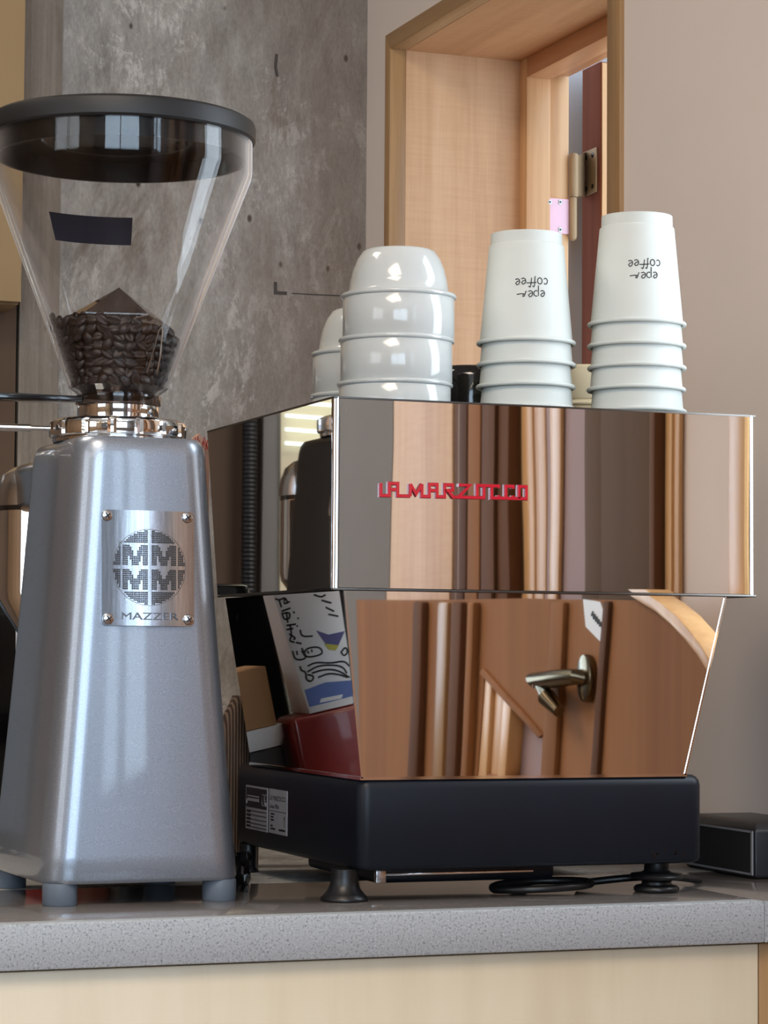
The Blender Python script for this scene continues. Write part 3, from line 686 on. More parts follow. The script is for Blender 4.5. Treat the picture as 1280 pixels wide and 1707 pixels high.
# feet
def foot(x, y, prof): b = B(); lathe(b, prof, (x, y), 40, (True, True)); return obj('foot', b, 'rubber', mc, smooth=60)
p = at(590, 1506, 2, 0); fy = 22
pf = [(17.5, 0), (18.2, 1), (17.8, 2.6), (15, 5.5), (12.2, 9), (10.8, 13), (10.2, 18), (10.2, 23.9)]
foot(p.x, fy+4, pf)
q_ = at(1123, 1492, 2, 0); foot(q_.x, fy+4, [(16.5, 0), (18, 1.2), (18, 3.4), (16.5, 5), (12, 6), (11.5, 8), (13.5, 9.5), (20.5, 10.5), (21.5, 12.5), (20, 14.5), (12, 15.5), (9.8, 17), (9.8, 23.9)])
pf2 = [(9, 0), (9.4, 1), (9, 3), (7.5, 5), (7.5, 23.9)]; foot(p.x+9, 290, pf2); foot(q_.x, 280, pf2)
# shallow drain box and bright rail under the base
obj('drain_box', box(B(), 62, 215, 70, 230, 8, 23.4), 'black', mc, bev=4, bevseg=3)
obj('rail', box(B(), 48, 180, 34, 36, 17, 19), 'chrome', mc, bev=.4); obj('rail', box(B(), 48, 56, 30, 36, 12, 23.5), 'steel', mc, bev=.6)

# ---- red raised lettering
logo = []
LT = [[(65, 1), (65, 0), (130, 0), (130, 1), (195, 1), (195, 0), (292, 0)], [(292, 0), (292, 1)], [(292, 1), (337, .2), (382, 1)], [(382, 1), (382, 0), (440, 0), (440, 1), (500, 1), (500, 0), (560, 0), (560, 1), (622, 1), (622, .55), (562, .5)],
      [(130, .5), (195, .5)], [(440, .5), (500, .5)], [(590, .5), (625, 0), (868, 0), (868, 1)], [(868, 1), (985, 1), (985, .84)], [(815, 0), (815, 1), (868, 1)], [(668, 1), (758, 1), (672, .04)],
      [(930, 1), (930, 0), (1206, 0), (1206, 1), (1148, 1), (1148, 0)], [(1100, .8), (1100, 1), (1042, 1), (1042, 0)], [(1100, 0), (1100, .24)], [(985, 0), (985, .24)]]
lx0 = at(634, 820, 1, -1).x; lx1 = at(876, 820, 1, -1).x
za0, za1 = at(634, 826, 1, -1).z, at(634, 805.5, 1, -1).z; zc0_, zc1_ = at(876, 831.5, 1, -1).z, at(876, 811.5, 1, -1).z
def lmap(x, y):
    t_ = (x-65)/1141; return (lx0+(lx1-lx0)*t_, (za0+(za1-za0)*y)*(1-t_)+(zc0_+(zc1_-zc0_)*y)*t_)
b = B()
for i_, s_ in enumerate(LT): stroke(b, [lmap(*p) for p in s_], 2.7, lambda a, c, d: (a, -d, c), .2, 1.8+.012*i_)
sb = obj('logo_backing', b, 'red_side', mc)
b = B()
for i_, s_ in enumerate(LT): stroke(b, [lmap(*p) for p in s_], 2.05, lambda a, c, d: (a, -d, c), 1, 2.7+.015*i_)
lg = obj('raised_lettering', b, 'red', mc); lg['label'] = 'raised red linked lettering on the back panel'

# ================================================================== GRINDER
def body_ring(z, hw, hd, r, cy=0, n=7): return rrect(hw, hd, r, z, n, 0, cy)
def make_grinder(loc, rot, k, paint, label, hopper=True, plate=True, cat='grinder'):
    g = thing('coffee_grinder', label, cat, loc, rot); g.scale = (k, k, k)
    def part(name, bm, m_, par=None, **kw): return obj(name, bm, m_, par or g, local=True, **kw)
    b = B(); R = []
    def sec(z):
        t = (z-16)/322; return (77-25*t-1.2*math.sin(math.pi*t), 90-14*t, 24-2*t)
    for z in [16, 17, 19] + [16+322*i/16 for i in range(1, 16)] + [333, 338, 342, 345, 346.5, 347]:
        hw, hd, r = sec(min(z, 338)); ins = 0
        if z < 19: ins = (19-z)*.6
        if z > 333: ins = 7*(1-math.sqrt(max(0, 1-((z-333)/14)**2)))
        R.append(rrect(hw-ins, hd-ins, max(8, r-ins), z, 8, 0, 0))
    loft(b, R); body = part('body', b, paint, smooth=40)
    # chamfer crease line between the front face and its side fields
    for sx in (-1, 1):
        for sy in (-1, 1):
            b = B(); lathe(b, [(12.2, 0), (12.8, .8), (12.8, 15), (12.4, 16.2)], (sx*61.5, sy*74.5), 28, (True, True)); part('foot', b, 'grey_rubber')
    # chrome collar stack
    b = B(); lathe(b, [(50, 346.8), (50.5, 349.2), (49, 350), (44, 350)], (0, 0), 72, (True, True)); part('top_flange', b, 'chrome')
    b = B(); rings = []
    for z, r0 in ((350, 50), (351, 52.5), (352, 53), (361, 53), (362, 52.6), (363.5, 50), (365, 46)):
        ring = []
        for i in range(144):
            a = 2*math.pi*i/144; notch = 1.6 if (i % 9) in (0, 1) and 351.5 < z < 363 else 0
            ring.append(((r0-notch)*math.cos(a), (r0-notch)*math.sin(a), z))
        rings.append(ring)
    loft(b, rings); part('adjustment_ring', b, 'chrome', smooth=30)
    for a in (-2.05, -1.15, -2.9):
        b = B(); c = Vector((53*math.cos(a), 53*math.sin(a), 356.5)); nrm = Vector((math.cos(a), math.sin(a), 0)); tg = Vector((-nrm.y, nrm.x, 0))
        loft(b, [[c+nrm*d+(tg*math.cos(t*math.pi/6)+Vector((0, 0, 1))*math.sin(t*math.pi/6))*2.2 for t in range(12)] for d in (-3, .6)]); part('grub_screw', b, 'dark_steel')
    b = B(); tube(b, [(-48, 8, 357.5), (-68, 12, 357.5)], 1.9, 12); tube(b, [(-66, 12, 357.5), (-130, 25, 358)], 3.0, 14); part('adjustment_rod', b, 'steel')
    b = B(); lathe(b, [(31, 365), (31.6, 366), (31.6, 375.2), (30.6, 376), (22, 376)], (0, 0), 64, (True, True)); part('neck', b, 'chrome')
    # doser at the far side: cap, drum, cone
    dy = 174; dr = 39; dx_ = -12
    b = B(); R = []
    for i, t in enumerate([0, .15, .3, .45, .6, .75, .9, 1]):
        z = 338-0*t; y = 60+(dy-60)*t; R.append((y, t))
    lathe(b, [(40.5, 306), (40.5, 312), (39, 322), (35.5, 332), (27, 338.5), (12, 341.5), (1, 342)], (dx_, dy), 56, (True, True)); part('doser_cap', b, 'steel')
    part('doser_arm', box(B(), -42, 22, 62, dy-10, 300, 340), 'steel', bev=8, bevseg=4)
    b = B(); lathe(b, [(dr+.6, 302), (dr+.6, 306.2)], (dx_, dy), 56, (True, True)); part('doser_gasket', b, 'black_gloss')
    b = B(); lathe(b, [(dr, 234), (dr, 302)], (dx_, dy), 56, (True, True)); part('doser_drum', b, 'chrome')
    b = B(); R = []
    for z, rr_, yo in ((234, dr, 0), (228, dr-.5, -1), (200, 28, -32), (190, 20, -42)):
        R.append([(dx_+rr_*math.cos(2*math.pi*i/48), dy+yo+rr_*math.sin(2*math.pi*i/48), z) for i in range(48)])
    loft(b, R); part('doser_cone', b, 'chrome', smooth=30)
    part('doser_mount', box(B(), -30, 30, 70, dy-30, 215, 300), 'dark_steel')
    for z in (272, 254, 236):
        hw, hd, r = sec(z); b = B(); box(b, -hw*.86, hw*.86, hd-1, hd+5, z-3, z+3); part('vent_rib', b, 'rubber', bev=1)
    if plate:
        # plate on the sloped front face
        zc0, zc1 = 205.0, 291.0
        def fr(x, z, d):
            hw, hd, r = sec(z); sag = 1.8*((x/36)**2)
            nrm = Vector((0, -1, -.043)).normalized(); return Vector((x, -hd-2.0+sag*1.0, z))+nrm*(d)
        x0_, x1_ = -35.5, 36.5; xo = PLX
        def pm(x, z, d): return fr(x+xo, z, d)
        b = B(); nX, nZ = 16, 14; grid = {}
        def inside(x, z):
            cx2 = min(max(x, x0_+5), x1_-5); cz2 = min(max(z, zc0+5), zc1-5); return math.hypot(x-cx2, z-cz2) <= 5.01
        poly = []
        for sx, sz, a0 in ((1, 1, 0), (-1, 1, 90), (-1, -1, 180), (1, -1, 270)):
            ccx = x1_-4 if sx > 0 else x0_+4; ccz = zc1-4 if sz > 0 else zc0+4
            for k_ in range(6): a = math.radians(a0+18*k_); poly.append((ccx+4*math.cos(a), ccz+4*math.sin(a)))
        # rows of quads between left and right outline so the sheet can curve
        zs = sorted({round(p[1], 4) for p in poly} | {zc0+4+(zc1-zc0-8)*i/10 for i in range(11)})
        def half(z):
            c = 4 if z < zc0+4 else (4 if z > zc1-4 else 0)
            if z < zc0+4: dz = zc0+4-z
            elif z > zc1-4: dz = z-(zc1-4)
            else: return 0
            return 4-math.sqrt(max(0, 16-dz*dz))
        rows0, rows1 = [], []
        for z in zs:
            h = half(z); rows0.append([b.verts.new(pm(x0_+h+(x1_-x0_-2*h)*i/16, z, 1.2)) for i in range(17)])
        for z in zs:
            h = half(z); rows1.append([b.verts.new(pm(x0_+h+(x1_-x0_-2*h)*i/16, z, 0)) for i in range(17)])
        for rws, fl in ((rows0, 0), (rows1, 1)):
            for a, c in zip(rws, rws[1:]):
                for i in range(16):
                    q = (a[i], a[i+1], c[i+1], c[i]); b.faces.new(q if not fl else q[::-1])
        nr = len(zs)
        for i in range(nr-1):
            b.faces.new((rows0[i][0], rows0[i+1][0], rows1[i+1][0], rows1[i][0])); b.faces.new((rows0[i][16], rows1[i][16], rows1[i+1][16], rows0[i+1][16]))
        for i in range(16):
            b.faces.new((rows0[0][i], rows1[0][i], rows1[0][i+1], rows0[0][i+1])); b.faces.new((rows0[-1][i], rows0[-1][i+1], rows1[-1][i+1], rows1[-1][i]))
        pl_ = part('nameplate', b, 'plate', smooth=50)
        for sx, sz in ((-31.6, 286.5), (30.8, 286.5), (-30.6, 210), (31.6, 210)):
            c = pm(sx, sz, 0); b = B()
            loft(b, [[(c.x+r*math.cos(t*math.pi/10), c.y-1.0-d, c.z+r*math.sin(t*math.pi/10)) for t in range(20)] for r, d in ((4.1, 0), (4.2, .8), (3.6, 1.9), (2, 2.5), (.05, 2.6))]); s1 = part('screw', b, 'steel', pl_)
            b = B(); a = .6
            for a in (.6, .6+R90):
                dx, dz = math.cos(a)*2.4, math.sin(a)*2.4; stroke(b, [(c.x-dx, c.z-dz), (c.x+dx, c.z+dz)], .9, lambda p, q, d: (p, c.y-d, q), 3.2, 3.75)
            part('screw_slot', b, 'ink', pl_)
        # round emblem of small dark dots, four letter Ms left clear-cut by the gaps
        rad = 27.6; ecx, ecz = 1.0, 248.5; pitch = 1.62; dots = B()
        gap = 1.15
        def in_m(x, z):
            # inside the dark M shape of one 21 x 15.5 cell, centred on 0
            if abs(x) > 9.8 or abs(z) > 7.3: return False
            if z > -1.6 and abs(x) < (z+1.6)*.42: return False         # top notch
            if z < .6 and abs(abs(x)-4.5) < (.6-z)*.22: return False   # the two notches between the legs
            return True
        N = 40
        for i in range(-N, N+1):
            for j in range(-N, N+1):
                x, z = (i+.5)*pitch*.86, (j+.5)*pitch*.86
                if math.hypot(x, z) > rad: continue
                if abs(x) < gap*1.1: continue
                ok = False
                if abs(z) > 17.6+gap: ok = True                                  # top and bottom caps
                elif abs(z) > 17.6-gap*.6: ok = False
                elif abs(x) > 21.8+gap: ok = abs(z) > gap
                elif abs(x) > 21.8-gap: ok = False
                elif abs(z) < gap: ok = False
                else: ok = in_m(abs(x)-11.14 if x > 0 else -(abs(x)-11.14), z-8.9 if z > 0 else z+8.9)
                if not ok: continue
                c = pm(ecx+x, ecz+z, 1.35); s_ = .57
                v = [dots.verts.new((c.x+dx*s_, c.y, c.z+dz*s_)) for dx, dz in ((-1, -1), (1, -1), (1, 1), (-1, 1))]
                w_ = [dots.verts.new((c.x+dx*s_, c.y+.5, c.z+dz*s_)) for dx, dz in ((-1, -1), (1, -1), (1, 1), (-1, 1))]
                dots.faces.new(v)
                for q in range(4): dots.faces.new((v[q], w_[q], w_[(q+1) % 4], v[(q+1) % 4]))
        dd = part('emblem_dots', dots, 'ink', pl_); dd['kind'] = 'stuff'
        # engraved outlines of the emblem
        b = B(); mapf = lambda p, q, d: pm(p, q, d)
        for a0, a1 in ((112, 140), (220, 250), (40, 68)): pass
        stroke(b, [(ecx+(rad+.9)*math.cos(math.radians(a)), ecz+(rad+.9)*math.sin(math.radians(a))) for a in range(0, 361, 6)], .35, mapf, 1.1, 1.35)
        stroke(b, [(ecx-23, ecz+15), (ecx-23, ecz+18.6), (ecx-18.5, ecz+18.6)], .35, mapf, 1.1, 1.35)
        part('emblem_outline', b, 'dark_steel', pl_)
        cu = bpy.data.curves.new('text', 'FONT'); cu.body = 'MAZZER'; cu.size = 9.6; cu.align_x = 'CENTER'; cu.resolution_u = 2
        to = bpy.data.objects.new('text', cu); COL.objects.link(to); bpy.context.view_layer.update()
        me = bpy.data.meshes.new_from_object(to.evaluated_get(bpy.context.evaluated_depsgraph_get())); b = B(); b.from_mesh(me)
        ex = bmesh.ops.extrude_face_region(b, geom=b.faces[:]); top = {v for v in ex['geom'] if isinstance(v, bmesh.types.BMVert)}
        for v in b.verts: v.co = pm(v.co.x*1.22+1, 209.6+v.co.y*.80, 2.0 if v in top else 1.0)
        bpy.data.objects.remove(to); part('embossed_word', b, 'letter_grey', pl_)
    return g, body
PLX = 0.5
GL = (-131, 131, 0)
g1, body1 = make_grinder(GL, math.radians(1.5), 1.0, 'flake', 'silver metallic coffee grinder with clear bean hopper at left', cat='grinder')
g2, _ = make_grinder((-262, 600, 0), 0, 1.16, 'flake_shade', 'added dark grinder standing in for the shaded mirror image in side panel', plate=False)  # added copy; its black stands for the silver grinder's unlit mirrored side

# ---- hopper of the silver grinder (parts of the grinder)
gx, gy = GL[0], GL[1]
zs = lambda u, v: at(u, v, 1, gy).z
zk = zs(410, 312); zl0 = zs(412, 252); zbm = zs(277, 648)
def gp(name, bm, m_, par=None, **kw): return obj(name, bm, m_, par or g1, **kw)
outer = [(30.5, 376.3), (30.5, 383.5), (33, 386), (38.5, 390), (40, 394), (101.5, zk), (102.2, zk+5), (102.2, zl0+6)]
inner = [(99.6, zl0+6), (99.6, zk+5), (98.6, zk+1), (37.4, 395), (35.5, 391), (30, 388), (28, 385), (28, 376.3)]
b = B(); prof = outer+inner+[outer[0]]
lathe(b, prof, (gx, gy), 96); hop = gp('hopper', b, 'glass', smooth=25)
b = B(); lathe(b, [(101.9, zk-2.4), (102.4, zk-1.8), (101.9, zk-1.2)], (gx, gy), 96); 
hs = B(); lathe(hs, [(103.2, zl0-1), (104.6, zl0+.5), (105, zl0+9), (104, zl0+13), (100, zl0+15.5), (60, zl0+19), (1, zl0+21)], (gx, gy), 96, (False, True))
lathe(hs, [(103.2, zl0-1), (96.6, zl0-1), (96.6, zl0+2)], (gx, gy), 96)
lid = gp('lid', hs, 'lid')
zsk = at(195, 303, 1, gy+90).z
b = B(); lathe(b, [(97.8, zl0+2), (97.6, zsk), (94.8, zsk), (94.5, zl0+1), (1, zl0+1)], (gx, gy), 96, (False, True)); gp('lid_skirt', b, 'skirt', lid)
b = B(); lathe(b, [(58, zl0+.9), (58, zl0-3), (55, zl0-3), (52, zl0+.9)], (gx-6, gy-10), 64); gp('lid_ring', b, 'skirt', lid)
# dark label on the far inside of the hopper
b = B()
def cone_r(z): return 40+(101.5-40)*(z-394)/(zk-394)
gridp = []
zA, zB = at(150, 404, 1, gy+75).z, at(150, 358, 1, gy+85).z
a0 = math.atan2(1, math.tan(math.radians(0)) if False else 1)
def label_ring(z, d): 
    r = cone_r(z)-d; return [(gx+r*math.sin(math.radians(t)), gy+r*math.cos(math.radians(t)), z) for t in [-24+45*i/16 for i in range(17)]]
rows = [label_ring(zA+(zB-zA)*i/4, 4.4) for i in range(5)]+[label_ring(zB-(zB-zA)*i/4, 3.9) for i in range(5)]
loft(b, rows+[rows[0]], False, False, closed=False); gp('hopper_label', b, 'glass_smoke', hop)
# shutter slide and its clear collar
b = B(); lathe(b, [(32.5, 376.2), (33, 377), (33, 383.5), (31, 384)], (gx, gy), 48, (True, True)); gp('shutter_collar', b, 'glass_dark')
b = B(); hexa(b, [(gx-30, gy-10, 377.5), (gx-30, gy+10, 377.5), (gx-150, gy+22, 377.5), (gx-150, gy+4, 377.5), (gx-30, gy-10, 382), (gx-30, gy+10, 382), (gx-150, gy+22, 384), (gx-150, gy+4, 384)]); gp('shutter_slide', b, 'black_gloss', bev=1)
# clear pyramid deflector standing in the beans, and its rib
zap = zs(195, 479)
b = B(); zc_ = 447
pyr = [(gx-34, gy-26, zc_-2), (gx+13, gy-36, zc_-2), (gx+42, gy+4, zc_-6), (gx+10, gy+34, zc_), (gx-36, gy+26, zc_)]
vb = [b.verts.new(p) for p in pyr]; vb2 = [b.verts.new((p[0], p[1], p[2]-1.2)) for p in pyr]; va = b.verts.new((gx-.5, gy, zap))
for i in range(5): b.faces.new((vb[i], vb[(i+1) % 5], va)); b.faces.new((vb2[i], vb2[(i+1) % 5], vb[(i+1) % 5], vb[i]))
b.faces.new(vb2[::-1]); gp('deflector', b, 'glass_dark', hop, smooth=10)
b = B(); tube(b, [(gx+12, gy-38.5, 399), (gx+15, gy-41.5, 412), (gx+18.5, gy-47, 430), (gx+20, gy-49, 434), (gx+21.5, gy-47, 430), (gx+22.5, gy-38, 412), (gx+21, gy-34.5, 399)], .75, 8); gp('deflector_rib', b, 'chrome', hop)

# ---- beans
def bean_mesh():
    b = B(); nu, nv = 16, 8; rings = []
    for j in range(nv+1):
        ph = math.pi*j/nv; ring = []
        for i in range(nu):
            th = 2*math.pi*i/nu; x = 5.6*math.cos(ph); r = math.sin(ph)
            y = 4.1*r*math.cos(th); z = 3.2*r*math.sin(th)
            if z > 0: z *= .72
            if z > .5 and abs(y) < 1.0: z -= 1.7*r
            ring.append((x, y, z))
        rings.append(ring)
    loft(b, rings); bmesh.ops.remove_doubles(b, verts=b.verts, dist=1e-3); b.transform(Matrix.Scale(S, 4))
    me = bpy.data.meshes.new('coffee_bean'); bmesh.ops.recalc_face_normals(b, faces=b.faces); b.to_mesh(me)
    for p in me.polygons: p.use_smooth = True
    me.materials.append(M['bean']); return me, b
bme, bbm = bean_mesh()
def top_z(x, y):   # heaped surface: slopes from far left down to the right
    return 436 - .16*(x-gx) + 6*math.exp(-((x-gx)**2+(y-gy)**2)/900)
rb = random.Random(11); placed = []
zcur = 394.5; 
cands = []
while zcur < 452:
    R_ = cone_r(max(zcur, 396))-6.6
    nring = int(2*math.pi*R_/8.3)
    off = rb.random()*6.28
    for i in range(nring):
        a = off+2*math.pi*i/nring+rb.uniform(-.02, .02); x = gx+R_*math.cos(a); y = gy+R_*math.sin(a)
        if zcur+rb.uniform(-2, 2) < top_z(x, y): cands.append((x, y, zcur+rb.uniform(-.8, .8), a))
    zcur += 6.2
camdir = Vector((CX-gx, CY-gy)).normalized()
def facing(c): return (Vector((c[0]-gx, c[1]-gy)).normalized()).dot(camdir)
for rr_ in [4, 12, 20, 28, 36]:
    n = max(3, int(2*math.pi*rr_/8.6))
    for i in range(n):
        a = 2*math.pi*i/n+rb.random()*.3; x = gx+rr_*math.cos(a); y = gy+rr_*math.sin(a); z = top_z(x, y)-1
        if rr_ < cone_r(z)-10: cands.append((x, y, z+rb.uniform(-1, 1.5), a))
cands.sort(key=lambda c: -(facing(c)*40 + c[2]*.05))
def bean_rot(a):
    return Matrix.Rotation(a+math.pi/2, 4, 'Z') @ Matrix.Rotation(rb.choice((0, 0, 0, 1))*math.pi+rb.uniform(1.0, 2.1), 4, 'X') @ Matrix.Rotation(rb.uniform(-1.3, 1.3), 4, 'Z')
NB = 290
for i, c in enumerate(cands[:NB]):
    o = bpy.data.objects.new('coffee_bean', bme); COL.objects.link(o)
    o.matrix_world = Matrix.Translation(Vector(c[:3])*S) @ bean_rot(c[3])
    o['label'] = 'dark roasted coffee bean in the clear hopper heap'; o['category'] = 'bean'; o['group'] = 'coffee beans in the clear hopper'
rest = B()
tmp = bpy.data.meshes.new('t'); 
for c in cands[NB:]:
    n0 = len(rest.verts); rest.from_mesh(bme); rest.verts.ensure_lookup_table()
    mtx = Matrix.Translation(Vector(c[:3])) @ bean_rot(c[3])
    for v in rest.verts[n0:]: v.co = mtx @ (v.co*1000)
b = rest; R = []
for z, rz_ in ((383, 27), (387, 28.5), (391, 33), (395, 34.5), (410, cone_r(410)-8.5), (424, cone_r(424)-8.5), (431, cone_r(431)-8.5)): R.append([(gx+rz_*math.cos(2*math.pi*i/40), gy+rz_*math.sin(2*math.pi*i/40), z if z < 424 else z-.14*((cone_r(z)-9)*math.cos(2*math.pi*i/40))) for i in range(40)])
loft(b, R)
hb = obj('coffee_bean_heap', rest, 'bean'); tag(hb, 'packed inner mass of roasted beans filling the hopper', 'beans', kind='stuff')

# ================================================================== CUPS
def strokes_on(fn, sets, r, name, material, par):
    b = B()
    for s_ in sets:
        # subdivide
        P = []
        for a, c in zip(s_, s_[1:]):
            for k in range(3): P.append((a[0]+(c[0]-a[0])*k/3, a[1]+(c[1]-a[1])*k/3))
        P.append(s_[-1]); stroke(b, P, r, fn, 0, .12)
    return obj(name, b, material, par, local=True)
def arc(cx, cy, rx, ry, a0, a1, n=10): return [(cx+rx*math.cos(math.radians(a0+(a1-a0)*i/n)), cy+ry*math.sin(math.radians(a0+(a1-a0)*i/n))) for i in range(n+1)]
CH = 90.0
def paper_cup(loc, label, group, writing):
    c = thing('paper_cup', label, 'paper cup', loc, 0, group)
    b = B()   # upside down: mouth at z=0 ; double wall
    lathe(b, [(38, 1.0), (38.2, 2.4), (37.3, 3.5), (30.3, CH-10.5), (30.1, CH-9.8), (29.0, CH-9.0), (28.7, CH), (27.7, CH), (27.6, CH-5), (1, CH-5)], (0, 0), 64, (False, True))
    lathe(b, [(38, 1.0), (36.9, 1.0), (36.7, 4), (28.6, CH-9), (1, CH-9)], (0, 0), 64, (False, True))
    obj('body', b, 'paper', c, local=True, smooth=30)
    b = B(); prof = [(38.4+1.75*math.cos(a*math.pi/6), 1.9+1.75*math.sin(a*math.pi/6)) for a in range(13)]
    lathe(b, prof, (0, 0), 64); obj('rolled_rim', b, 'paper', c, local=True, smooth=60)
    if writing:
        # photo view (upside down writing) in local cone coordinates: a along surface, h height
        az = math.atan2(CY-loc[1], CX-loc[0]); 
        def fn(a, h, d):
            r = 37.3-(37.3-30.3)*(h-3.5)/(CH-14)+d+.05; th = az + (a+writing)/r; return (r*math.cos(th), r*math.sin(th), h)
        # letters designed upright then turned by 180 degrees; increasing th = to the right in view
        def T(pts, ox, oy, s=1.0): return [(-(ox+p[0]*s), -(oy+p[1]*s)) for p in pts]
        def e_(ox, oy): return T([(.2, 1.2), (1.5, 1.5), (2.3, 2.4), (1.7, 3.3), (.7, 3.0), (.1, 1.8), (.3, .6), (1.2, 0), (2.5, .4)], ox, oy)
        sets = []
        H0 = 46.5
        line1 = [T(arc(1.2, 1.7, 1.2, 1.6, 45, 320), 0, 0), T(arc(1.3, 1.7, 1.3, 1.7, 90, 450), 3.1, 0),
                 T([(1.9, 4.6), (1.1, 5.0), (.7, 4.0), (.5, .2), (.3, -.8)], 6.6, 0), T([(-.3, 2.6), (3.6, 2.9)], 6.6, 0), T([(1.9, 4.6), (1.1, 5.2), (.6, 4.0), (.2, .2)], 8.7, 0), T([(-.2, 2.9), (3.0, 2.9)], 8.7, 0),
                 e_(11.9, .3), e_(15.1, .6)]
        line2 = [e_(1.6, 0), T([(.2, 3), (.2, -2.6)], 5.0, 0), T(arc(1.4, 1.7, 1.3, 1.5, 120, -120), 5.0, 0), e_(8.2, .3), T([(.2, .1), (.7, 1.6), (1.2, 3.0), (1.9, 3.1), (1.7, 2.0), (1.0, 1.8), (2.6, 1.6), (5.2, 2.0)], 11.6, .3)]
        for s_ in line1: sets.append([(p[0]*1.5+13, p[1]*1.5+H0+4.2) for p in s_])
        for s_ in line2: sets.append([(p[0]*1.5+13, p[1]*1.5+H0-6.0) for p in s_])
        o = strokes_on(fn, sets, .75, 'handwritten_logo', 'paper_text', c)
        return c, o
    return c, None
LZ = 363.2
pc1 = at(877, 560, 1, 78); pc2 = at(1061, 560, 1, 60)
cpos = {4: 'topmost', 3: 'second from top', 2: 'third from top', 1: 'fourth from top', 0: 'lowest, mostly hidden behind rim'}
for (p, n, nm, wr) in ((pc1, 5, 'left', 4.5), (pc2, 6, 'right', 6.5)):
    for k in range(n):
        order = n-1-k
        words = ['topmost paper cup with black handwriting in the %s stack', 'second paper cup from the top of the %s stack', 'third paper cup from the top of the %s stack', 'fourth paper cup from the top of the %s stack', 'fifth paper cup from the top of the %s stack', 'sixth and bottom paper cup of the %s stack'][order] % nm
        if k == 0 : words = ('bottom paper cup of the %s stack, behind the tray rim' % nm)
        paper_cup((p.x+[0, .4, -.3, .2, 0, .1][k], p.y, LZ+17.7*k-.6+.01), 'white '+words, 'white paper cups stacked on the machine', wr if order == 0 else 0)

def bowl(loc, label, first=None):
    if first is not None: return dup(first, loc, label)
    c = thing('stacking_cup', label, 'cup', loc, 0, 'white ceramic cups stacked upside down')
    b = B()
    lathe(b, [(43.6, 0), (44.3, 1), (44.3, 33)], (0, 0), 72)
    lathe(b, [(44.3, 33), (42, 35.5), (39.6, 38), (38.6, 45), (36.6, 54), (33.2, 63), (29.2, 69), (27.6, 70.3), (26.8, 70.6), (26, 69.6), (24, 69.2), (1, 69.2)], (0, 0), 72, (False, True))
    lathe(b, [(43.6, 0), (42.9, .6), (41.4, 30), (36, 36), (34, 54), (24, 64), (1, 65)], (0, 0), 72, (False, True))
    obj('body', b, 'white_ceramic', c, local=True, smooth=50)
    b = B(); lathe(b, [(44.0+2.0*math.cos(a*math.pi/6), 33.6+2.0*math.sin(a*math.pi/6)) for a in range(13)], (0, 0), 72); obj('ledge_ring', b, 'white_ceramic', c, local=True, smooth=70)
    return c
b1 = at(661, 560, 1, 82); b2 = at(609, 600, 1, 180)
f0 = bowl((b1.x-1.2, b1.y, LZ+.05), 'bottom white ceramic cup of the tall upside-down stack')
bowl((b1.x, b1.y, LZ+35.2), 'middle white ceramic cup of the tall upside-down stack', f0)
bowl((b1.x+1.6, b1.y, LZ+70.3), 'top white domed cup of the tall upside-down stack', f0)
bowl((b2.x, b2.y, LZ+.05), 'lower white ceramic cup of the small stack behind the tall one', f0)
bowl((b2.x+1, b2.y, LZ+35.2), 'upper domed white cup of the small stack behind', f0)
# black bowl and cream lids behind
p = at(786, 640, 1, 215); zt3 = at(786, 607, 1, 190).z
t = thing('black_pot', 'black rounded pot behind the paper cups on top', 'pot', (p.x, p.y, LZ))
b = B(); h = zt3-LZ; lathe(b, [(34, 0), (37, 2), (38.5, 6), (38.5, h-10), (36.5, h-4), (32, h-1), (20, h), (1, h)], (0, 0), 56, (True, True)); obj('body', b, 'black_gloss', t, local=True, smooth=50)
for z in (7, 12): b = B(); lathe(b, [(38.4, z-1), (39.6, z), (38.4, z+1)], (0, 0), 56); obj('ridge', b, 'black', t, local=True, smooth=60)
p = at(975, 640, 1, 205); top = at(975, 607, 1, 178).z; zz = LZ; k = 0
while k < 8:
    o = None; b = B(); lathe(b, [(33, 0), (36.5, .4), (37, 1.6), (36.4, 2.8), (34.5, 3.4), (34, 4.2), (34, 5), (1, 5)], (0, 0), 48, (True, True))
    b.transform(Matrix.Translation((p.x+(k % 2)*.5, p.y, zz+.02)))
    tag(obj('cup_lid', b, 'cream'), 'cream plastic lid between paper stacks, %s from the tray' % ['first', 'second', 'third', 'fourth', 'fifth', 'sixth', 'seventh', 'eighth'][k], 'lid', 'cream lids stacked between the paper cups'); zz += 5.1; k += 1
b = B(); lathe(b, [(34, 0), (34.5, 2), (33, top-zz-2), (31, top-zz), (1, top-zz)], (0, 0), 48, (True, True)); b.transform(Matrix.Translation((p.x, p.y, zz+.02)))
tag(obj('cream_tub', b, 'cream', bev=.6), 'cream tub on top of the lids between paper stacks', 'tub')

# ================================================================== OTHER THINGS ON THE COUNTER
# speaker
sp = thing('speaker', 'black wedge speaker on the worktop right of the machine', 'speaker', (400, 110, 0))
A = at(1259, 1466, 2, 0); zt_s = at(1260, 1380, 1, A.y).z
Bp = at(1165, 1449, 2, 0)
Lx = Bp + (Bp-A)*.25
d = (A-Lx).normalized(); nrm = Vector((d.y, -d.x, 0)); back = -nrm
if back.dot(CAM-A) > 0: back = -back
dep = 66
b = B(); Q = [Lx, A, A+back*dep, Lx+back*dep]
def up(p, z, ins=0): c = (Lx+A+Q[2]+Q[3])/4; v = (c-p).normalized()*ins; return (p.x+v.x, p.y+v.y, z)
loft(b, [[up(q, 0, 3) for q in Q], [up(q, 2) for q in Q], [up(q, zt_s-3) for q in Q], [up(q, zt_s+2, 5) for q in Q], [up(q, zt_s+5, 14) for q in Q]]); spb = obj('housing', b, 'black', sp, bev=1.6)
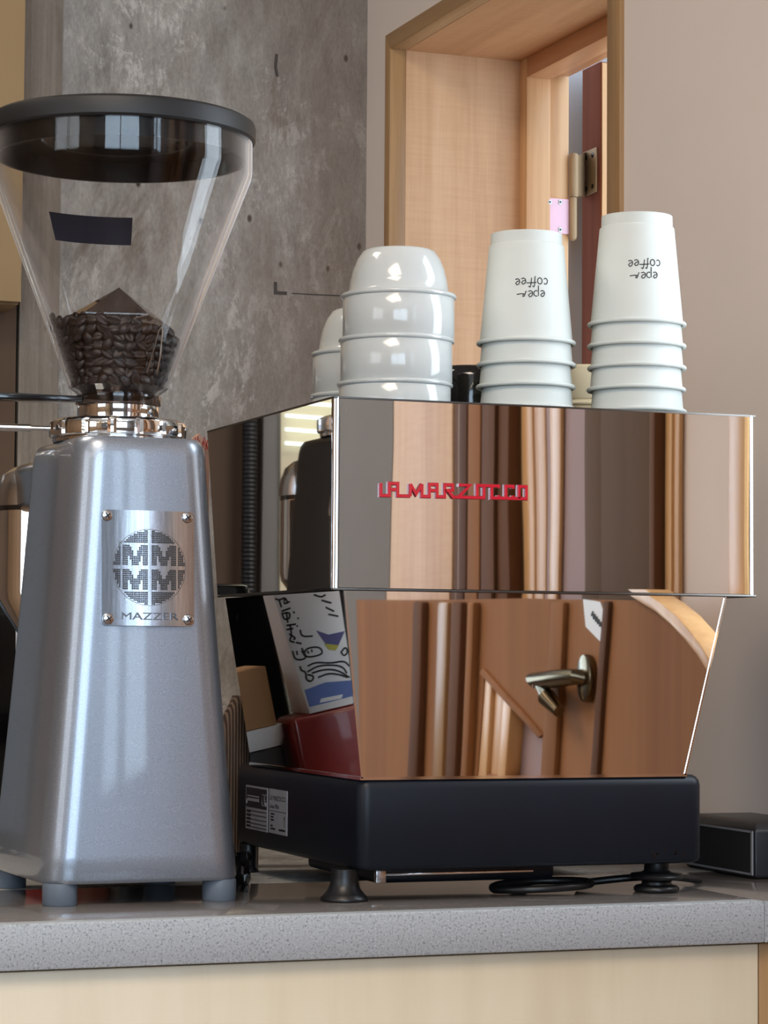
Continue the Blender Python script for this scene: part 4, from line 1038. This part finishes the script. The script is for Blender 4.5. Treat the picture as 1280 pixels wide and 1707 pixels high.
def onface(s_, z, o): pt = Lx+(A-Lx)*s_ - back*o; return (pt.x, pt.y, z)
b = B()
for (s0, z0, s1, z1) in ((.02, 3, .97, 4.6), (.02, zt_s-4.6, .97, zt_s-3), (.955, 3, .975, zt_s-3)):
    hexa(b, [onface(s0, z0, .2), onface(s1, z0, .2), onface(s1, z0, 1.4), onface(s0, z0, 1.4), onface(s0, z1, .2), onface(s1, z1, .2), onface(s1, z1, 1.4), onface(s0, z1, 1.4)])
obj('bezel', b, 'label_grey', sp)
b = B(); hexa(b, [onface(.02, 4.7, .2), onface(.95, 4.7, .2), onface(.95, 4.7, .8), onface(.02, 4.7, .8), onface(.02, zt_s-4.7, .2), onface(.95, zt_s-4.7, .2), onface(.95, zt_s-4.7, .8), onface(.02, zt_s-4.7, .8)]); obj('grille', b, 'grille', sp)
# black cables under the machine
c0 = at(930, 1487, 2, 3); pts = []
for i in range(60):
    a = 2*math.pi*i/60; pts.append((c0.x+40*math.cos(a), c0.y+30+30*math.sin(a), 3.2+4*abs(math.cos(a*.5))))
b = B(); tube(b, pts, 3.1, 12, closed=True); 
tag(obj('power_cable', b, 'rubber'), 'black power cable looped on the worktop under the machine', 'cable')
b = B(); cc = at(1085, 1470, 2, 3)
b2_ = []
for i in range(26):
    t_ = i/25; b2_.append((c0.x+44+110*t_, c0.y+60-22*math.sin(t_*math.pi), 3.3+6*math.sin(t_*math.pi)))
tube(b, b2_, 3.0, 12); tag(obj('trailing_cable', b, 'rubber'), 'black cable running behind the right foot to the speaker', 'cable')
# crumpled black bag strip and knit behind the machine's left edge
p = at(404, 1435, 1, 120)
b = B(); R = []
for i, z in enumerate((0, 5, 9, 14, 20, 25, 31)):
    R.append([(p.x+(5.5+1.8*math.sin(i*2.1+k*1.7))*math.cos(2*math.pi*k/14), 120+(9+3*math.cos(i*1.7+k*2.3))*math.sin(2*math.pi*k/14), z+.8*math.sin(k*3) if i else z) for k in range(14)])
loft(b, R); tag(obj('crumpled_bag', b, 'black_gloss', smooth=20), 'small crumpled black plastic between grinder and machine', 'bag')
kp0 = at(399, 1160, 1, 330); kp1 = at(399, 1270, 1, 330)
b = B(); R = []
for i in range(10):
    t_ = i/9; z = kp0.z*t_; rx = 19*math.sqrt(max(.02, 1-max(0, t_-.55)**2/.2025*.97)); R.append([(kp0.x+4+rx*math.cos(2*math.pi*k/28), 345+15*math.sin(2*math.pi*k/28), z) for k in range(28)])
loft(b, R); tag(obj('knit_cloth', b, 'knit', smooth=60), 'brown ribbed knit roll behind the machine beside the grinder', 'cloth')
# patterned cloth behind grinder top
q0 = at(322, 756, 1, 420); 
b = B(); n = 16; vv = []
for i in range(n+1):
    t_ = i/n; x = at(300+50*t_, 750, 1, 420).x; z1_ = at(320, 722+10*abs(math.sin(t_*5)), 1, 420).z; vv.append([b.verts.new((x, 420+6*math.sin(t_*9), 0)), b.verts.new((x, 420+4*math.sin(t_*9), z1_))])
for i in range(n): b.faces.new((vv[i][0], vv[i+1][0], vv[i+1][1], vv[i][1]))
ex = bmesh.ops.extrude_face_region(b, geom=b.faces[:])
for v_ in [q for q in ex['geom'] if isinstance(q, bmesh.types.BMVert)]: v_.co.y += 12
cl = obj('paper_bag', b, 'cloth'); tag(cl, 'peach paper bag with red pattern behind grinder and machine', 'bag')
b = B(); rr = random.Random(5)
pz = at(320, 735, 1, 418).z
for k in range(9):
    x = at(302+5*k, 740, 1, 412).x; stroke(b, [(x, pz-rr.uniform(3, 9)), (x+rr.uniform(1, 4), pz+rr.uniform(-2, 4)), (x+rr.uniform(3, 6), pz-rr.uniform(2, 8))], .9, lambda a, c, d: (a, 411+d, c), -.2, .3)
obj('red_pattern', b, 'cloth_red', cl)
# bits seen between the grinder's feet
p = at(175, 1487, 1, 330)
b = B(); lathe(b, [(26, 0), (27, 2), (26, 22), (24, 24)], (p.x-6, 330), 30, (True, True)); tag(obj('amber_jar', b, 'amber', bev=.5), 'low amber jar seen between the grinder feet', 'jar')
p = at(250, 1487, 1, 300)
b = B(); box(b, p.x-35, p.x+45, 268, 380, 0, 22); tag(obj('black_box', b, 'black_gloss', bev=2), 'low black box seen under the silver grinder', 'box')

# ---- things on the ledge mirrored in the lower side panel
LP_, LN = (10.5, 3, 233), (-140, 0, -15)
def rl(u, v, y): return refl(u, v, LP_, LN, 1, y)
YP = 420
rbx = thing('red_box', 'glossy red box mirrored at the bottom of the side panel', 'box', (-104, YP+28, 0))
hz = rl(530, 1188, YP).z
obj('body', box(B(), -136, -66, YP, YP+50, 0, hz), 'red_box', rbx, bev=6, bevseg=4)
wp = thing('printed_bag', 'white bag with black brush drawings and blue band, mirrored in side panel', 'bag', (-104, YP+28, hz))
tl, tr_, bl, br = rl(455, 985, YP), rl(580, 985, YP), rl(515, 1178, YP), rl(590, 1160, YP)
xa, xb = br.x-2, bl.x
b = B(); hexa(b, [(xa, YP+2, hz+.2), (xb, YP+2, hz+.2), (xb, YP+50, hz+.2), (xa, YP+50, hz+.2), (max(-137, tr_.x), YP+2, 226), (tl.x, YP+2, 226), (tl.x, YP+34, 226), (max(-137, tr_.x), YP+34, 226)]); bag = obj('body', b, 'white', wp, bev=1)
mapb = lambda a, c, d: (a, YP+2-d, c)
def RB(u, v): q = rl(u, v, YP); return (q.x, q.z)
def ink(name, sets, wd, material, lift=.3):
    b = B()
    for s_ in sets:
        P = [RB(*p) for p in s_]
        for _ in range(2 if len(P) > 2 else 0):      # round the corners like a brush
            Q = [P[0]]
            for a, c in zip(P, P[1:]): Q += [(a[0]*.75+c[0]*.25, a[1]*.75+c[1]*.25), (a[0]*.25+c[0]*.75, a[1]*.25+c[1]*.75)]
            P = Q+[P[-1]]
        stroke(b, P, wd, mapb, 0, lift)
    return obj(name, b, material, bag)
def cp(x, y): return (350+x/4.267, 970+y/4.267)        # notes taken on the enlarged crop
K = lambda *pts: [cp(*p) for p in pts]
ink('brush_drawing', [K((470, 120), (500, 130), (540, 110), (560, 145)), K((500, 130), (515, 180)), K((540, 110), (530, 160), (575, 140)),
    K((515, 210), (580, 185)), K((520, 225), (535, 270), (575, 260), (575, 215), (520, 225)), K((550, 215), (560, 290)), K((600, 210), (610, 222)), K((630, 255), (640, 262)),
    K((550, 310), (620, 300)), K((550, 340), (600, 330)), K((575, 300), (590, 380), (570, 420), (610, 430)), K((570, 370), (620, 400), (600, 410)), K((625, 310), (632, 318)), K((650, 340), (660, 390), (740, 385)),
    K((620, 430), (660, 440)), K((595, 490), (615, 560), (700, 545), (660, 470)), K((625, 490), (630, 520)), K((660, 490), (690, 540), (800, 520), (810, 490), (780, 460), (700, 470), (680, 500)), K((700, 490), (710, 510)), K((730, 480), (735, 500)),
    K((650, 600), (655, 630), (690, 640), (690, 700), (730, 710), (750, 670), (700, 660)), K((700, 600), (760, 570), (870, 580), (960, 560), (1000, 600)), K((700, 640), (770, 600), (850, 590), (950, 600), (980, 650)), K((730, 650), (830, 620), (920, 630), (1000, 680)), K((780, 680), (850, 650), (930, 660), (985, 680)),
    K((940, 500), (970, 460), (990, 500), (960, 530), (940, 500)), K((745, 90), (800, 110), (830, 90)), K((800, 130), (870, 150)), K((830, 180), (890, 210)), K((850, 230), (920, 245))], 1.6, 'ink')
b = B(); prism(b, [RB(*p) for p in K((680, 770), (830, 715), (1020, 700), (1030, 810), (800, 870), (715, 890))], mapb, 0, .4); obj('blue_band', b, 'blue', bag)
b = B(); prism(b, [RB(*p) for p in K((800, 830), (950, 800), (940, 830), (790, 860))], mapb, .4, .7); obj('white_patch', b, 'white', bag)
b = B(); prism(b, [RB(*p) for p in K((765, 345), (850, 375), (965, 350), (920, 450), (830, 440))], mapb, 0, .4); obj('violet_patch', b, 'violet', bag)
b = B(); prism(b, [RB(*p) for p in K((820, 440), (925, 450), (900, 488), (850, 482))], mapb, 0, .4); obj('yellow_patch', b, 'yellow', bag)
kb = tag(obj('dark_crate', box(B(), -60, -4, YP+18, YP+90, 0, 84), 'black', bev=3), 'dark crate behind the machine under the white tray', 'crate')
b = B(); loft(b, [rrect(29, 36, 8, 84.2, 5, -31, YP+52), rrect(32, 39, 10, 92, 5, -31, YP+52), rrect(32, 39, 10, 103, 5, -31, YP+52)]); tag(obj('white_tray', b, 'white'), 'white tray on the dark crate, mirrored in side panel', 'tray')
tag(obj('cardboard_box', box(B(), -58, -12, YP+20, YP+80, 103.3, 158), 'card', bev=1), 'brown cardboard box on the white tray, mirrored in side panel', 'box')
b = B(); box(b, -200, 10, 820, 860, 0, 260); tag(obj('black_screen', b, 'black_gloss', bev=6), 'tall black panel at the back of the concrete ledge', 'panel')

# ---- wall cabinet top left
ca = at(31, 508, 1, 1250); cbx = at(0, 516, 1, 1250)
wc = thing('wall_cabinet', 'tan wall cabinet cut off by the left photo edge', 'cabinet', (ca.x-200, 1290, ca.z))
obj('carcass', box(B(), ca.x-420, ca.x, 1252, 1325, ca.z, 1500), 'tan', wc, bev=1)
obj('door', box(B(), ca.x-419, ca.x-1, 1232, 1251, ca.z+1, 1499), 'tan', wc, bev=1)

# ---- lamps
cl_ = thing('ceiling_lamp', 'square warm ceiling lamp behind the photographer', 'lamp', (-900, -1500, 1735))
obj('frame', box(B(), -1400, -400, -2000, -1000, 1736, 1749), 'umber', cl_); obj('diffuser', box(B(), -1360, -440, -1960, -1040, 1733, 1735.8), 'shade', cl_)
bl_ = thing('added_back_lamp', 'unseen flat lamp added to brighten the back of the room', 'lamp', (-1000, 480, 1735))  # fixture made for the added back fill
obj('frame', box(B(), -1380, -620, 200, 760, 1736, 1749), 'umber', bl_); obj('diffuser', box(B(), -1350, -650, 230, 730, 1733, 1735.8), 'shade', bl_)
sl = thing('string_lights', 'string of small warm bulbs hung across the room behind the photographer', 'lights', (-1400, -1900, 1200))
pts = [(-2500+150*i, -1900+60*math.sin(i), 1250-150*math.sin(i/16*math.pi)) for i in range(17)]
b = B(); tube(b, pts, 3, 6); obj('wire', b, 'rubber', sl)
for p in pts:
    b = B(); lathe(b, [(1, -34), (9, -30), (12, -20), (9, -8), (4, 0)], (p[0], p[1]), 12, (True, True)); b.transform(Matrix.Translation((0, 0, p[2]))); obj('bulb', b, 'bulb', sl)
